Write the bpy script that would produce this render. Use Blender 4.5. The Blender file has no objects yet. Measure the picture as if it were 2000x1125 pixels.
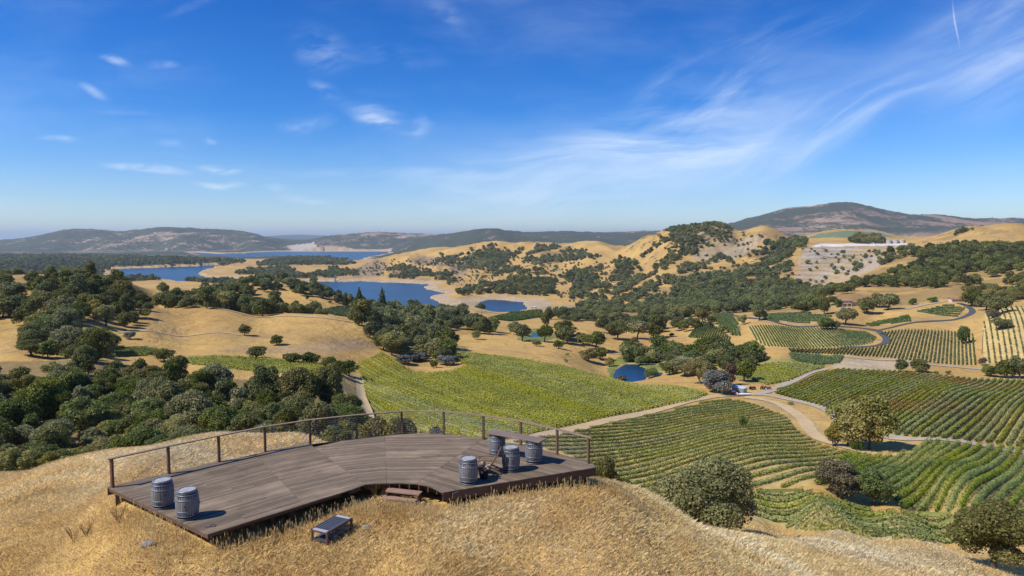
import bpy, bmesh, math, random
import numpy as np
from mathutils import Vector, Matrix, Euler
SC = bpy.context.scene
R = math.radians
random.seed(7); rng = np.random.default_rng(7)

# ------------------------------------------------------------------ camera
F0 = 1333.0; PITCH = R(4.14); CAMZ = 9.0
cam_d = bpy.data.cameras.new('camera'); cam = bpy.data.objects.new('camera', cam_d)
SC.collection.objects.link(cam); SC.camera = cam
cam.location = (0, 0, CAMZ); cam.rotation_euler = (R(90) - PITCH, 0, 0)
cam_d.sensor_width = 36.0; cam_d.lens = 36.0 * F0 / 2000.0
cam_d.clip_start = 0.5; cam_d.clip_end = 90000.0

# ------------------------------------------------------------------ light
SUN_DIR = Vector((0.93, 0.37, 0.0)).normalized()          # the way shadows fall on level ground
SUN_EL = R(48)
sd = bpy.data.lights.new('sun', 'SUN'); sun = bpy.data.objects.new('sun', sd); SC.collection.objects.link(sun)
sd.energy = 4.9; sd.angle = R(0.53); sd.color = (1.0, 0.94, 0.83)
ray = Vector((SUN_DIR.x * math.cos(SUN_EL), SUN_DIR.y * math.cos(SUN_EL), -math.sin(SUN_EL)))
sun.rotation_euler = ray.to_track_quat('-Z', 'Y').to_euler()

W = bpy.data.worlds.new('World'); SC.world = W; W.use_nodes = True
SC.view_settings.view_transform = 'Standard'; SC.view_settings.look = 'None'
SC.view_settings.exposure = 0.12; SC.view_settings.gamma = 1.0
SC.cycles.max_bounces = 6; SC.cycles.diffuse_bounces = 2; SC.cycles.glossy_bounces = 2
SC.cycles.transmission_bounces = 3; SC.cycles.transparent_max_bounces = 6; SC.cycles.volume_bounces = 0
SC.cycles.caustics_reflective = False; SC.cycles.caustics_refractive = False
SC.cycles.use_denoising = True

def px_dir(px, py):
    """world direction (u = x/y, w = z/y) of a picture point"""
    a = (px - 1000) / F0; b = (562.5 - py) / F0
    y = math.cos(PITCH) + b * math.sin(PITCH); z = -math.sin(PITCH) + b * math.cos(PITCH)
    return a / y, z / y

class NT:
    """small node helper"""
    def __init__(s, tree): s.t = tree; s.t.nodes.clear()
    def n(s, typ, **kw):
        nd = s.t.nodes.new(typ)
        for k, v in kw.items():
            if k.startswith('i_'):
                key = k[2:]; key = int(key) if key.isdigit() else key.replace('_', ' ')
                nd.inputs[key].default_value = v
            else: setattr(nd, k, v)
        return nd
    def l(s, a, b): s.t.links.new(a, b)
    def val(s, x, node, i):
        if hasattr(x, 'is_output'): s.l(x, node.inputs[i])
        else: node.inputs[i].default_value = x
    def m(s, op, a, b=0.0, c=None, clamp=False):
        nd = s.t.nodes.new('ShaderNodeMath'); nd.operation = op; nd.use_clamp = clamp
        s.val(a, nd, 0); s.val(b, nd, 1)
        if c is not None: s.val(c, nd, 2)
        return nd.outputs[0]
    def mix(s, f, a, b, bt='MIX'):
        nd = s.t.nodes.new('ShaderNodeMix'); nd.data_type = 'RGBA'; nd.blend_type = bt
        s.val(f, nd, 0)
        for v, i in ((a, 6), (b, 7)):
            if hasattr(v, 'is_output'): s.l(v, nd.inputs[i])
            else: nd.inputs[i].default_value = (*v, 1.0)[:4]
        return nd.outputs[2]
    def noise(s, vec, scale, detail=2.0, rough=0.5, dist=0.0, out=0):
        nd = s.t.nodes.new('ShaderNodeTexNoise'); nd.inputs['Scale'].default_value = scale
        nd.inputs['Detail'].default_value = detail; nd.inputs['Roughness'].default_value = rough
        nd.inputs['Distortion'].default_value = dist
        if vec is not None: s.l(vec, nd.inputs['Vector'])
        return nd.outputs[out]
    def ramp(s, fac, lo, hi, a=0.0, b=1.0, smooth=True):
        nd = s.t.nodes.new('ShaderNodeMapRange'); nd.interpolation_type = 'SMOOTHSTEP' if smooth else 'LINEAR'
        s.val(fac, nd, 0)
        for i, v in enumerate((lo, hi, a, b)): nd.inputs[i + 1].default_value = v
        return nd.outputs[0]
    def mapping(s, vec, loc=(0,0,0), rot=(0,0,0), sc=(1,1,1), typ='POINT'):
        nd = s.t.nodes.new('ShaderNodeMapping'); nd.vector_type = typ
        nd.inputs[1].default_value = loc; nd.inputs[2].default_value = rot; nd.inputs[3].default_value = sc
        s.l(vec, nd.inputs[0]); return nd.outputs[0]

# ------------------------------------------------------------------ sky: nishita + cirrus laid out by direction
def build_sky():
    t = NT(W.node_tree)
    out = t.n('ShaderNodeOutputWorld'); bg = t.n('ShaderNodeBackground')
    sky = t.n('ShaderNodeTexSky'); sky.sky_type = 'NISHITA'; sky.sun_disc = False
    sky.sun_elevation = SUN_EL
    sky.sun_rotation = math.atan2(-SUN_DIR.x, -SUN_DIR.y)
    sky.altitude = 300; sky.air_density = 1.0; sky.dust_density = 0.25; sky.ozone_density = 3.0
    tc = t.n('ShaderNodeTexCoord'); sep = t.n('ShaderNodeSeparateXYZ'); t.l(tc.outputs['Generated'], sep.inputs[0])
    y = t.m('MAXIMUM', sep.outputs[1], 0.05)
    u = t.m('DIVIDE', sep.outputs[0], y); w = t.m('DIVIDE', sep.outputs[2], y)
    cb = t.n('ShaderNodeCombineXYZ'); t.l(u, cb.inputs[0]); t.l(w, cb.inputs[1]); P = cb.outputs[0]
    # warp
    wn = t.noise(P, 3.0, 3, out=1)
    sub = t.n('ShaderNodeVectorMath', operation='SUBTRACT'); t.l(wn, sub.inputs[0]); sub.inputs[1].default_value = (.5, .5, .5)
    sc = t.n('ShaderNodeVectorMath', operation='SCALE'); t.l(sub.outputs[0], sc.inputs[0]); sc.inputs['Scale'].default_value = 0.09
    ad = t.n('ShaderNodeVectorMath', operation='ADD'); t.l(P, ad.inputs[0]); t.l(sc.outputs[0], ad.inputs[1]); Q = ad.outputs[0]
    def streak(deg, sx, sy, scale, lo, hi, off=0.0):
        v = t.mapping(Q, (off, off * .7, 0), (0, 0, R(-deg)), (1, 1, 1))
        v = t.mapping(v, (0, 0, 0), (0, 0, 0), (sx, sy, 1))
        return t.ramp(t.noise(v, scale, 7, .62, .35), lo, hi)
    wisp0 = streak(4, 1, 6, 3.4, .34, .72)
    wisp25 = streak(27, 1, 7, 3.0, .36, .74, 3.1)
    wispf = streak(8, 1, 3.2, 14, .36, .66, 1.3)
    total = None
    def blob(px, py, rx, ry, deg, amp, tex, soft=1.0):
        nonlocal total
        u0, w0 = px_dir(px, py)
        v = t.mapping(Q, (u0, w0, 0), (0, 0, R(deg)), (rx / F0, ry / F0, 1), 'TEXTURE')
        ln = t.n('ShaderNodeVectorMath', operation='LENGTH'); t.l(v, ln.inputs[0])
        g = t.ramp(ln.outputs['Value'], 0.0, 1.0, amp, 0.0)
        if tex is not None: g = t.m('MULTIPLY', g, tex)
        total = g if total is None else t.m('ADD', total, g)
    # the long veil, its upper plume and the right-hand streaks
    blob(1180, 315, 560, 85, 4, .9, wisp0); blob(1330, 240, 360, 110, 8, .8, wisp0)
    blob(1560, 265, 380, 75, 27, .75, wisp25); blob(1690, 215, 280, 45, 28, .4, wisp25)
    blob(1290, 320, 330, 80, 2, .30, None); blob(1150, 330, 420, 90, 4, .25, None); blob(1500, 260, 420, 120, 25, .2, None); blob(1900, 120, 330, 200, 28, .25, None)
    blob(1400, 150, 280, 110, 30, .75, wisp25); blob(1500, 80, 300, 50, 18, .35, wisp25)
    blob(1950, 110, 230, 150, 28, .75, wisp25); blob(1900, 30, 300, 60, 30, .35, wisp25)
    blob(980, 395, 360, 70, 0, .85, wisp0); blob(760, 335, 300, 18, 0, .40, wisp0)
    blob(1130, 415, 260, 40, 3, .35, wisp0); blob(1520, 365, 110, 26, 15, .4, wisp0)
    blob(640, 110, 80, 50, -20, .36, wispf); blob(770, 120, 120, 30, 0, .22, wispf)
    for b in ((752, 248, 66, 17, -14, 1.05), (740, 228, 80, 22, -10, .5), (288, 329, 100, 13, -5, 1.3), (435, 326, 66, 12, -5, 1.2),
              (440, 358, 84, 10, -2, .95), (233, 112, 46, 14, -12, .8), (188, 180, 46, 13, -22, .5), (412, 271, 22, 10, -5, 1.1),
              (132, 278, 56, 10, -3, .75), (605, 392, 70, 16, -4, .6), (650, 180, 44, 18, -30, .5), (822, 245, 40, 26, 60, .55),
              (330, 118, 40, 12, 0, .5), (868, 38, 60, 24, -30, .3), (610, 235, 80, 22, 0, .4), (355, 276, 60, 14, 0, .4),
              (548, 362, 40, 18, -20, .45), (235, 218, 90, 8, 0, .3), (380, 10, 90, 14, 20, .14)):
        blob(*b, wispf)
    # the thin contrail top right
    blob(1862, 40, 3.2, 60, 8, .6, None); blob(1640, 230, 150, 4, 34, .15, None)
    veil = t.ramp(t.noise(t.mapping(Q, (4, 2, 0), (0, 0, R(-12)), (1.2, 4, 1)), 2.2, 6, .6), .42, .80, 0, .22)
    total = t.m('ADD', total, veil)
    front = t.ramp(sep.outputs[1], 0.03, 0.25)
    mask = t.m('MULTIPLY', t.m('MULTIPLY', total, front), 0.56, clamp=True)
    hs = t.n('ShaderNodeHueSaturation'); hs.inputs['Saturation'].default_value = 1.18; hs.inputs['Value'].default_value = 1.0
    t.l(sky.outputs[0], hs.inputs['Color'])
    cr = t.n('ShaderNodeValToRGB'); t.l(sep.outputs[2], cr.inputs[0]); e = cr.color_ramp.elements
    stops = ((0.0, (.62,.70,.78)), (.055, (.42,.53,.72)), (.17, (.105,.37,.68)), (.33, (.010,.285,.61)), (1.0, (.01,.27,.58)))
    while len(e) < len(stops): e.new(.5)
    for el, (p_, c_) in zip(e, stops): el.position = p_; el.color = (*c_, 1)
    tint = t.mix(1.0, cr.outputs[0], (2.1, 2.1, 2.1), 'MULTIPLY')
    col = t.mix(1.0, hs.outputs[0], tint, 'MULTIPLY')
    col = t.mix(mask, col, (8.6, 9.8, 11.4))
    t.l(col, bg.inputs['Color']); bg.inputs['Strength'].default_value = 0.095
    t.l(bg.outputs[0], out.inputs[0])
build_sky()

# ------------------------------------------------------------------ tags and mesh helpers
def link(o, parent=None):
    SC.collection.objects.link(o)
    if parent: o.parent = parent
    return o
def tag(o, label=None, cat=None, group=None, kind=None):
    if label: o['label'] = label
    if cat: o['category'] = cat
    if group: o['group'] = group
    if kind: o['kind'] = kind
    return o
def empty(name, loc=(0,0,0), rz=0.0):
    o = bpy.data.objects.new(name, None); o.location = loc; o.rotation_euler = (0, 0, rz); o.empty_display_size = .3
    return link(o)
def np_mesh(name, V, Fq, smooth=False):
    """V (n,3), Fq (m,k) all faces with k corners"""
    V = np.ascontiguousarray(V, dtype=np.float32); Fq = np.ascontiguousarray(Fq, dtype=np.int32)
    me = bpy.data.meshes.new(name); m, k = Fq.shape
    me.vertices.add(len(V)); me.vertices.foreach_set('co', V.ravel())
    me.loops.add(m * k); me.loops.foreach_set('vertex_index', Fq.ravel())
    me.polygons.add(m); me.polygons.foreach_set('loop_start', np.arange(0, m * k, k, dtype=np.int32))
    if smooth: me.polygons.foreach_set('use_smooth', np.ones(m, dtype=bool))
    me.update(calc_edges=True); return me
def np_obj(name, V, Fq, mat, parent=None, smooth=False):
    me = np_mesh(name, V, Fq, smooth)
    if mat: me.materials.append(mat)
    return link(bpy.data.objects.new(name, me), parent)
def bm_obj(name, bm, mat, parent=None, smooth=False):
    me = bpy.data.meshes.new(name); bm.normal_update(); bm.to_mesh(me); bm.free()
    if mat: me.materials.append(mat)
    if smooth:
        me.polygons.foreach_set('use_smooth', np.ones(len(me.polygons), dtype=bool))
    return link(bpy.data.objects.new(name, me), parent)
def box(bm, c, s, rz=0.0, bev=0.0, M=None):
    r = bmesh.ops.create_cube(bm, size=1.0); vs = r['verts']
    T = Matrix.Translation(Vector(c)) @ Matrix.Rotation(rz, 4, 'Z') @ Matrix.Diagonal((*s, 1))
    if M is not None: T = M @ T
    bmesh.ops.transform(bm, matrix=T, verts=vs)
    if bev > 0:
        es = list({e for v in vs for e in v.link_edges})
        bmesh.ops.bevel(bm, geom=es, offset=bev, segments=1, affect='EDGES')
def tube(bm, pts, rad, seg=6, cap=True):
    """tapered tube through pts; rad scalar or list"""
    pts = [Vector(p) for p in pts]; n = len(pts)
    if not hasattr(rad, '__len__'): rad = [rad] * n
    rings = []
    for i, p in enumerate(pts):
        d = (pts[min(i+1, n-1)] - pts[max(i-1, 0)]).normalized()
        a = d.orthogonal().normalized() if i == 0 else (rings_a - d * rings_a.dot(d)).normalized()
        rings_a = a; b = d.cross(a)
        rings.append([bm.verts.new(p + (a * math.cos(2*math.pi*k/seg) + b * math.sin(2*math.pi*k/seg)) * rad[i]) for k in range(seg)])
    for r0, r1 in zip(rings, rings[1:]):
        for k in range(seg): bm.faces.new((r0[k], r0[(k+1) % seg], r1[(k+1) % seg], r1[k]))
    if cap:
        bm.faces.new(rings[0][::-1]); bm.faces.new(rings[-1])
def prism(bm, poly, z0, z1):
    """poly list of (x,y) ccw"""
    a = [bm.verts.new((x, y, z0)) for x, y in poly]; b = [bm.verts.new((x, y, z1)) for x, y in poly]
    n = len(poly)
    for i in range(n): bm.faces.new((a[i], a[(i+1) % n], b[(i+1) % n], b[i]))
    bm.faces.new(a[::-1]); bm.faces.new(b)

# ------------------------------------------------------------------ noise
_T = np.random.default_rng(11).random((256, 256)).astype(np.float64)
def vnoise(x, y):
    xi = np.floor(x); yi = np.floor(y); fx = x - xi; fy = y - yi
    fx = fx * fx * (3 - 2 * fx); fy = fy * fy * (3 - 2 * fy)
    xi = xi.astype(np.int64) & 255; yi = yi.astype(np.int64) & 255; x1 = (xi + 1) & 255; y1 = (yi + 1) & 255
    return (_T[xi, yi] * (1 - fx) + _T[x1, yi] * fx) * (1 - fy) + (_T[xi, y1] * (1 - fx) + _T[x1, y1] * fx) * fy
def fbm(x, y, wl, octv=4, seed=0.0, gain=.5):
    s = 0; a = 1.0; t = 0
    for i in range(octv):
        s = s + a * vnoise(x / wl + seed * 17.3 + i * 31.7, y / wl + seed * 9.1 + i * 12.9); t += a; a *= gain; wl /= 2.03
    return s / t
def sstep(x, a, b):
    q = np.clip((x - a) / (b - a), 0, 1); return q * q * (3 - 2 * q)
def in_poly(x, y, poly):
    x = np.asarray(x); inside = np.zeros(x.shape, bool)
    P = np.asarray(poly, float); bx = (x >= P[:,0].min()) & (x <= P[:,0].max()) & (y >= P[:,1].min()) & (y <= P[:,1].max())
    idx = np.nonzero(bx)[0] if x.ndim == 1 else None
    xx = x[idx]; yy = np.asarray(y)[idx]; c = np.zeros(xx.shape, bool)
    for (x0, y0), (x1, y1) in zip(P, np.roll(P, -1, 0)):
        if y0 == y1: continue
        k = ((y0 > yy) != (y1 > yy)) & (xx < (x1 - x0) * (yy - y0) / (y1 - y0) + x0); c ^= k
    inside[idx] = c; return inside
def poly_dist(x, y, poly, closed=True):
    P = np.asarray(poly, float); Q = np.roll(P, -1, 0) if closed else P[1:]
    if not closed: P = P[:-1]
    d = np.full(np.shape(x), 1e12)
    for (x0, y0), (x1, y1) in zip(P, Q):
        dx, dy = x1 - x0, y1 - y0; L = dx * dx + dy * dy + 1e-9
        t = np.clip(((x - x0) * dx + (y - y0) * dy) / L, 0, 1)
        d = np.minimum(d, (x - x0 - t * dx) ** 2 + (y - y0 - t * dy) ** 2)
    return np.sqrt(d)
# ------------------------------------------------------------------ materials
def new_mat(name):
    m = bpy.data.materials.new(name); m.use_nodes = True
    t = NT(m.node_tree); out = t.n('ShaderNodeOutputMaterial'); b = t.n('ShaderNodeBsdfPrincipled')
    t.l(b.outputs[0], out.inputs[0]); b.inputs['Specular IOR Level'].default_value = 0.25
    return m, t, b, out
def leaf_mat(name, c1, c2, c3=None, sc=.25, obj_var=.35, trans=.25, isl=.5):
    m, t, b, out = new_mat(name)
    geo = t.n('ShaderNodeNewGeometry'); oi = t.n('ShaderNodeObjectInfo')
    nz = t.ramp(t.noise(geo.outputs['Position'], sc, 3, .6), .3, .7)
    col = t.mix(nz, c1, c2)
    if c3: col = t.mix(t.ramp(t.noise(geo.outputs['Position'], sc * .23, 3, .6), .48, .68), col, c3)
    v = t.m('ADD', t.m('MULTIPLY', geo.outputs['Random Per Island'], isl), t.m('MULTIPLY', oi.outputs['Random'], obj_var))
    v = t.m('ADD', v, 1.0 - (isl + obj_var) / 2)
    ta_ = t.n('ShaderNodeAttribute'); ta_.attribute_name = 'tint'; v = t.m('ADD', v, t.m('MULTIPLY', ta_.outputs['Fac'], .95))
    hs = t.n('ShaderNodeHueSaturation'); t.l(col, hs.inputs['Color']); t.l(v, hs.inputs['Value'])
    t.l(t.m('ADD', t.m('MULTIPLY', oi.outputs['Random'], .018), .491), hs.inputs['Hue'])
    t.l(t.m('ADD', t.m('MULTIPLY', oi.outputs['Random'], -.3), 1.1), hs.inputs['Saturation'])
    b.inputs['Roughness'].default_value = .6; b.inputs['Specular IOR Level'].default_value = .3
    t.l(hs.outputs[0], b.inputs['Base Color'])
    tr = t.n('ShaderNodeBsdfTranslucent'); t.l(hs.outputs[0], tr.inputs[0])
    mx = t.n('ShaderNodeMixShader'); mx.inputs[0].default_value = trans
    t.l(b.outputs[0], mx.inputs[1]); t.l(tr.outputs[0], mx.inputs[2]); t.l(mx.outputs[0], out.inputs[0])
    return m
def plain(name, c, rough=.7, var=.15, sc=3.0, metal=0.0, spec=.25, bump=0.0, c2=None):
    m, t, b, out = new_mat(name); tc = t.n('ShaderNodeTexCoord')
    n = t.noise(tc.outputs['Object'], sc, 5, .65)
    c2 = c2 or tuple(x * .55 for x in c)
    t.l(t.mix(t.m('MULTIPLY', t.ramp(n, .35, .75), min(1, var * 3)), c, c2), b.inputs['Base Color'])
    b.inputs['Roughness'].default_value = rough; b.inputs['Metallic'].default_value = metal
    b.inputs['Specular IOR Level'].default_value = spec
    if bump:
        bp = t.n('ShaderNodeBump'); bp.inputs['Strength'].default_value = bump; bp.inputs['Distance'].default_value = .02
        t.l(t.noise(tc.outputs['Object'], sc * 4, 4), bp.inputs['Height']); t.l(bp.outputs[0], b.inputs['Normal'])
    return m
M = {}
M['oak'] = leaf_mat('oak_leaves', (0.192,0.195,0.041), (0.106,0.127,0.025), (0.260,0.230,0.060), trans=.35)
M['oakgrey'] = leaf_mat('grey_oak_leaves', (0.264,0.253,0.083), (0.174,0.177,0.056), (0.345,0.294,0.109), trans=.35)
M['oakgreen'] = leaf_mat('green_oak_leaves', (0.159,0.199,0.028), (0.101,0.137,0.020), (0.238,0.260,0.041), trans=.35)
M['oakolive'] = leaf_mat('olive_leaves', (0.345,0.317,0.069), (0.226,0.222,0.048), (0.422,0.351,0.097), trans=.35)
M['brownleaf'] = leaf_mat('brown_leaves', (.195,.165,.085), (.130,.115,.060), (.235,.205,.11), trans=.3)
M['deadgrey'] = leaf_mat('bare_grey_twigs', (.165,.160,.130), (.100,.098,.080), (.20,.19,.15), trans=.05)
M['rust'] = leaf_mat('rust_leaves', (.20,.115,.055), (.13,.07,.035))
M['pine'] = leaf_mat('pine_needles', (0.106,0.137,0.036), (0.074,0.098,0.028), trans=.35)
M['bright'] = leaf_mat('bright_leaves', (.13,.19,.03), (.08,.13,.02))
M['far'] = leaf_mat('distant_leaves', (0.171,0.185,0.049), (0.112,0.130,0.036), (0.230,0.215,0.065), sc=.03, isl=.55)
M['bark'] = plain('bark', (.13,.105,.085), .9, .3, 4)
M['vine_yg'] = leaf_mat('yellow_green_vine_leaves', (.340,.345,.040), (.215,.235,.030), (.400,.365,.040), sc=.09, trans=.2, obj_var=.12, isl=.75)
M['vine_ol'] = leaf_mat('olive_vine_leaves', (.255,.280,.042), (.170,.195,.036), (.310,.275,.050), sc=.06, trans=.2, obj_var=.15, isl=.75)
M['vine_g'] = leaf_mat('green_vine_leaves', (.225,.290,.036), (.155,.215,.028), (.310,.325,.042), sc=.05, trans=.2, obj_var=.12, isl=.75)
M['vine_mix'] = leaf_mat('turning_vine_leaves', (0.297,0.310,0.041), (0.214,0.241,0.039), (0.317,0.214,0.055), sc=.07, trans=.2, obj_var=.15, isl=.75)
M['vine_d'] = leaf_mat('dark_green_vine_leaves', (0.117,0.172,0.039), (0.083,0.131,0.030), (0.166,0.200,0.041), sc=.05, trans=.2, obj_var=.12, isl=.75)
M['vine_t'] = leaf_mat('tan_vine_leaves', (0.214,0.228,0.069), (0.152,0.172,0.048), (0.317,0.262,0.097), sc=.06, trans=.2, obj_var=.12, isl=.75)
M['vine_p'] = leaf_mat('pale_green_vine_leaves', (.235,.275,.055), (.165,.205,.042), (.32,.31,.085), sc=.12, trans=.2, obj_var=.12, isl=.7)
M['grass'] = leaf_mat('dry_grass_blades', (.95,.77,.40), (.76,.57,.26), (.97,.85,.55), sc=.35, trans=.5, isl=.35)

def terrain_mat():
    m, t, b, out = new_mat('dry_hill_ground')
    geo = t.n('ShaderNodeNewGeometry'); P = geo.outputs['Position']
    at = t.n('ShaderNodeAttribute'); at.attribute_name = 'cover'
    st = t.n('ShaderNodeAttribute'); st.attribute_name = 'wild'      # 1 = dry grass, 0 = other cover
    # patches at several sizes
    n1 = t.noise(P, .9, 5, .65); n2 = t.noise(P, .045, 6, .65, .6); n3 = t.noise(P, .006, 6, .6)
    n4 = t.noise(P, .22, 5, .7, 1.0); gr = t.m('ADD', t.m('MULTIPLY', n1, .32), t.m('ADD', t.m('MULTIPLY', n2, .34), t.m('MULTIPLY', n4, .34)))
    k = t.ramp(gr, .34, .66, .66, 1.24, False)
    hs = t.n('ShaderNodeHueSaturation'); t.l(at.outputs['Color'], hs.inputs['Color']); t.l(k, hs.inputs['Value'])
    col = hs.outputs[0]
    brown = t.mix(1.0, col, (.72,.66,.72), 'MULTIPLY')
    f = t.m('MULTIPLY', t.ramp(t.m('ADD', t.m('MULTIPLY', n2, .55), t.m('MULTIPLY', n3, .45)), .46, .62), t.m('MULTIPLY', st.outputs['Fac'], .75))
    col = t.mix(f, col, brown)
    # thatch speckle close by
    sp = t.noise(P, 9, 3, .7)
    col = t.mix(t.m('MULTIPLY', t.ramp(sp, .56, .70), .35), col, (.20,.14,.07))
    tz = t.noise(t.mapping(P, sc=(.035, .035, 1.1)), 1.0, 4, .6)       # cattle terracettes follow the contour
    col = t.mix(t.m('MULTIPLY', t.ramp(tz, .52, .66), t.m('MULTIPLY', st.outputs['Fac'], .30)), col, t.mix(1.0, col, (.62,.56,.52), 'MULTIPLY'))
    sa = t.n('ShaderNodeAttribute'); sa.attribute_name = 'scrub'
    sn = t.m('ADD', t.m('MULTIPLY', t.noise(P, .028, 5, .8), .6), t.m('MULTIPLY', t.noise(P, .004, 3, .6), .4))
    sm = t.ramp(t.m('SUBTRACT', t.m('ADD', sa.outputs['Fac'], -.5), t.m('SUBTRACT', sn, .5)), -.006, .008)
    sm = t.m('MULTIPLY', sm, t.ramp(sa.outputs['Fac'], .02, .10))
    col = t.mix(sm, col, t.mix(t.noise(P, .05, 2), (.048,.058,.036), (.082,.088,.056)))
    t.l(col, b.inputs['Base Color']); b.inputs['Roughness'].default_value = .95; b.inputs['Specular IOR Level'].default_value = .08
    bp = t.n('ShaderNodeBump'); bp.inputs['Strength'].default_value = .5; bp.inputs['Distance'].default_value = .25
    t.l(t.noise(P, 2.2, 5, .7), bp.inputs['Height'])
    b2 = t.n('ShaderNodeBump'); b2.inputs['Strength'].default_value = .8; b2.inputs['Distance'].default_value = 5.0
    t.l(t.noise(P, .035, 6, .62, .5), b2.inputs['Height']); t.l(b2.outputs[0], bp.inputs['Normal']); t.l(bp.outputs[0], b.inputs['Normal'])
    return m
M['terrain'] = terrain_mat()
def water_mat(name, col, wave):
    m, t, b, out = new_mat(name); geo = t.n('ShaderNodeNewGeometry')
    v = t.mapping(geo.outputs['Position'], sc=(1, .5, 1))
    n = t.noise(geo.outputs['Position'], .004, 4, .6)
    t.l(t.mix(t.ramp(n, .4, .62), col, tuple(c * 1.45 for c in col)), b.inputs['Base Color'])
    b.inputs['Roughness'].default_value = .28; b.inputs['IOR'].default_value = 1.33; b.inputs['Specular IOR Level'].default_value = .32
    bp = t.n('ShaderNodeBump'); bp.inputs['Strength'].default_value = wave; bp.inputs['Distance'].default_value = .3
    t.l(t.noise(v, .35, 4, .6), bp.inputs['Height']); t.l(bp.outputs[0], b.inputs['Normal'])
    return m
M['lake'] = water_mat('lake_water', (.005,.038,.085), 1.0)
M['pond'] = water_mat('pond_water', (.006,.034,.085), .25)
M['road'] = plain('pale_gravel', (.43,.37,.285), .95, .3, .4, c2=(.33,.27,.19))
M['asphalt'] = plain('asphalt', (.085,.09,.10), .9, .1, .5)
M['dirt'] = plain('pale_dirt', (.55,.41,.225), .95, .25, .25, c2=(.42,.30,.16))

# ------------------------------------------------------------------ terrain control points
CP = []      # (u', v, z)
APEX = 20.0
def key(X, Y): return X / (Y + APEX), np.log(np.maximum(Y + APEX, 2.0))
def addXYZ(X, Y, Z): 
    a, b = key(X, Y); CP.append((float(a), float(b), float(Z)))
def P(px, py, Y):
    u, w = px_dir(px, py); addXYZ(u * Y, Y, CAMZ + w * Y)
    if px <= 30:
        for e in (350, 800): addXYZ(px_dir(px - e, py)[0] * Y, Y, CAMZ + w * Y)
    if px >= 1970:
        for e in (350, 800): addXYZ(px_dir(px + e, py)[0] * Y, Y, CAMZ + w * Y)
def Z(px, Y, z):
    u, w = px_dir(px, 466); addXYZ(u * Y, Y, z)
    if px <= 30:
        for e in (350, 800): addXYZ(px_dir(px - e, 466)[0] * Y, Y, z)
    if px >= 1970:
        for e in (350, 800): addXYZ(px_dir(px + e, 466)[0] * Y, Y, z)
LAKE = -130.0
def S(px, py):                                   # shore point: depth follows from the water level
    u, w = px_dir(px, py); P(px, py, (LAKE - CAMZ) / w)

# hill top under and around the deck
for X, Y, z in ((-14.5,24.2,-.35),(-13,22.5,-.5),(-9.3,20,-.55),(-9.2,21.5,-.5),(-4.7,24,-.6),(-4.6,22.6,-.55),(-2,23.2,-.55),(0,24,-.5),(1.5,25,-.55),(3.3,26,-.62),(3.6,26.2,-.7),
                (-12,27.6,-.8),(-9,30,-.9),(-5,31.8,-1.0),(-1.3,31,-1.1),(2,28.6,-.8),(-6,27,-.7),(-2,27,-.8),(1,26.5,-.5),
                (-7,21.6,-.8),(-7.6,19,-1.0),(-12,19,-1.2),(0,20,-.95),(5,22,-1.4),(-4,18,-1.0),(-8,14,-1.3),(0,12,-1.2),(6,14,-1.6),(0,0,-1.8),(-20,0,-5),(20,0,-5),(0,-15,-2.5),
                (12,12,-3.4),(16,20,-6.2),(8,22,-2.9),(6.5,26,-2.3),(8,17,-2.6),(-16,16,-2.2),(-20,22,-3.2),(-18,28,-2.6),(-22,12,-4.0),(26,20,-9.8)): addXYZ(X, Y, z)
for q in ((0,1000,31),(0,1060,26),(0,945,42),(60,922,43),(100,905,44),(215,877,46),(350,858,47),(480,845,47),(560,849,46),(620,857,43),
          (300,885,38),(480,872,38),(120,960,34),(200,1060,22.5),
          (1180,928,28),(1240,950,31),(1300,980,35.5),(1400,1030,44),(1480,1042,53),(1300,1050,26),(1250,1000,26.5),(1400,1100,29.5),(1480,1070,40),(1560,1100,42),(1700,1100,56),(1800,1105,69),
          (1900,1112,82),(1990,1120,88),(1560,1052,75),(1700,1062,88),(1860,1078,98),(1990,1090,100)): P(*q)
for q in ((0,60,-12),(300,62,-12),(600,60,-13),(0,80,-20),(350,85,-22),(650,85,-22),(700,36,-3.4),(867,36,-3.6),(1000,34,-3.4),(1150,32,-2.8),(800,45,-7.5),(1050,42,-7),(1200,44,-8.5),(1320,50,-13),
          (800,60,-15),(1050,60,-16),(1250,62,-18),(1400,66,-22),(800,100,-30),(1000,100,-32),(1200,95,-33),(1400,95,-35.5),(1600,108,-36),(900,150,-40),(1100,150,-43),(750,150,-37),
          (0,105,-27),(200,105,-28),(400,105,-28),(600,105,-29),(0,140,-33),(250,140,-34),(500,140,-34),(680,140,-35),(0,185,-36),(250,185,-37),(500,180,-37),(650,185,-38)): Z(*q)
# middle distance, left
for q in ((0,697,228),(60,694,232),(120,700,236),(200,706,236),(400,728,218),(560,736,218),(650,748,215),(330,708,255),(450,708,255),(600,718,250),
          (100,688,262),(200,684,270),(300,688,275),(450,690,290),(560,690,300),(500,668,330),(500,640,375),(620,650,360),(350,650,350),(240,650,320),(230,625,350),
          (300,597,425),(360,599,440),(450,604,442),(560,611,442),(640,614,432),(740,634,420),(756,660,400),(750,690,345),
          (0,650,300),(30,620,340),(20,575,400),(100,610,350),(100,570,410),(0,541,500),(60,536,500),(130,536,505),(200,543,520),(270,562,540),(220,580,430),(160,640,300),
          (330,572,560),(400,583,560)): P(*q)
for q in ((0,600,-34),(200,620,-44),(300,520,-46),(450,540,-52),(600,520,-52),(700,500,-56),(0,760,-62),(200,760,-68),(400,800,-74),(0,1100,-98),(250,1100,-102),(450,1100,-104)): Z(*q)
for q in ((470,556,700),(500,549,715),(540,549,725),(600,561,735),(650,575,720),(700,592,700),(735,607,660),(600,600,590),(540,585,620),(660,608,590)): P(*q)
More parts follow.
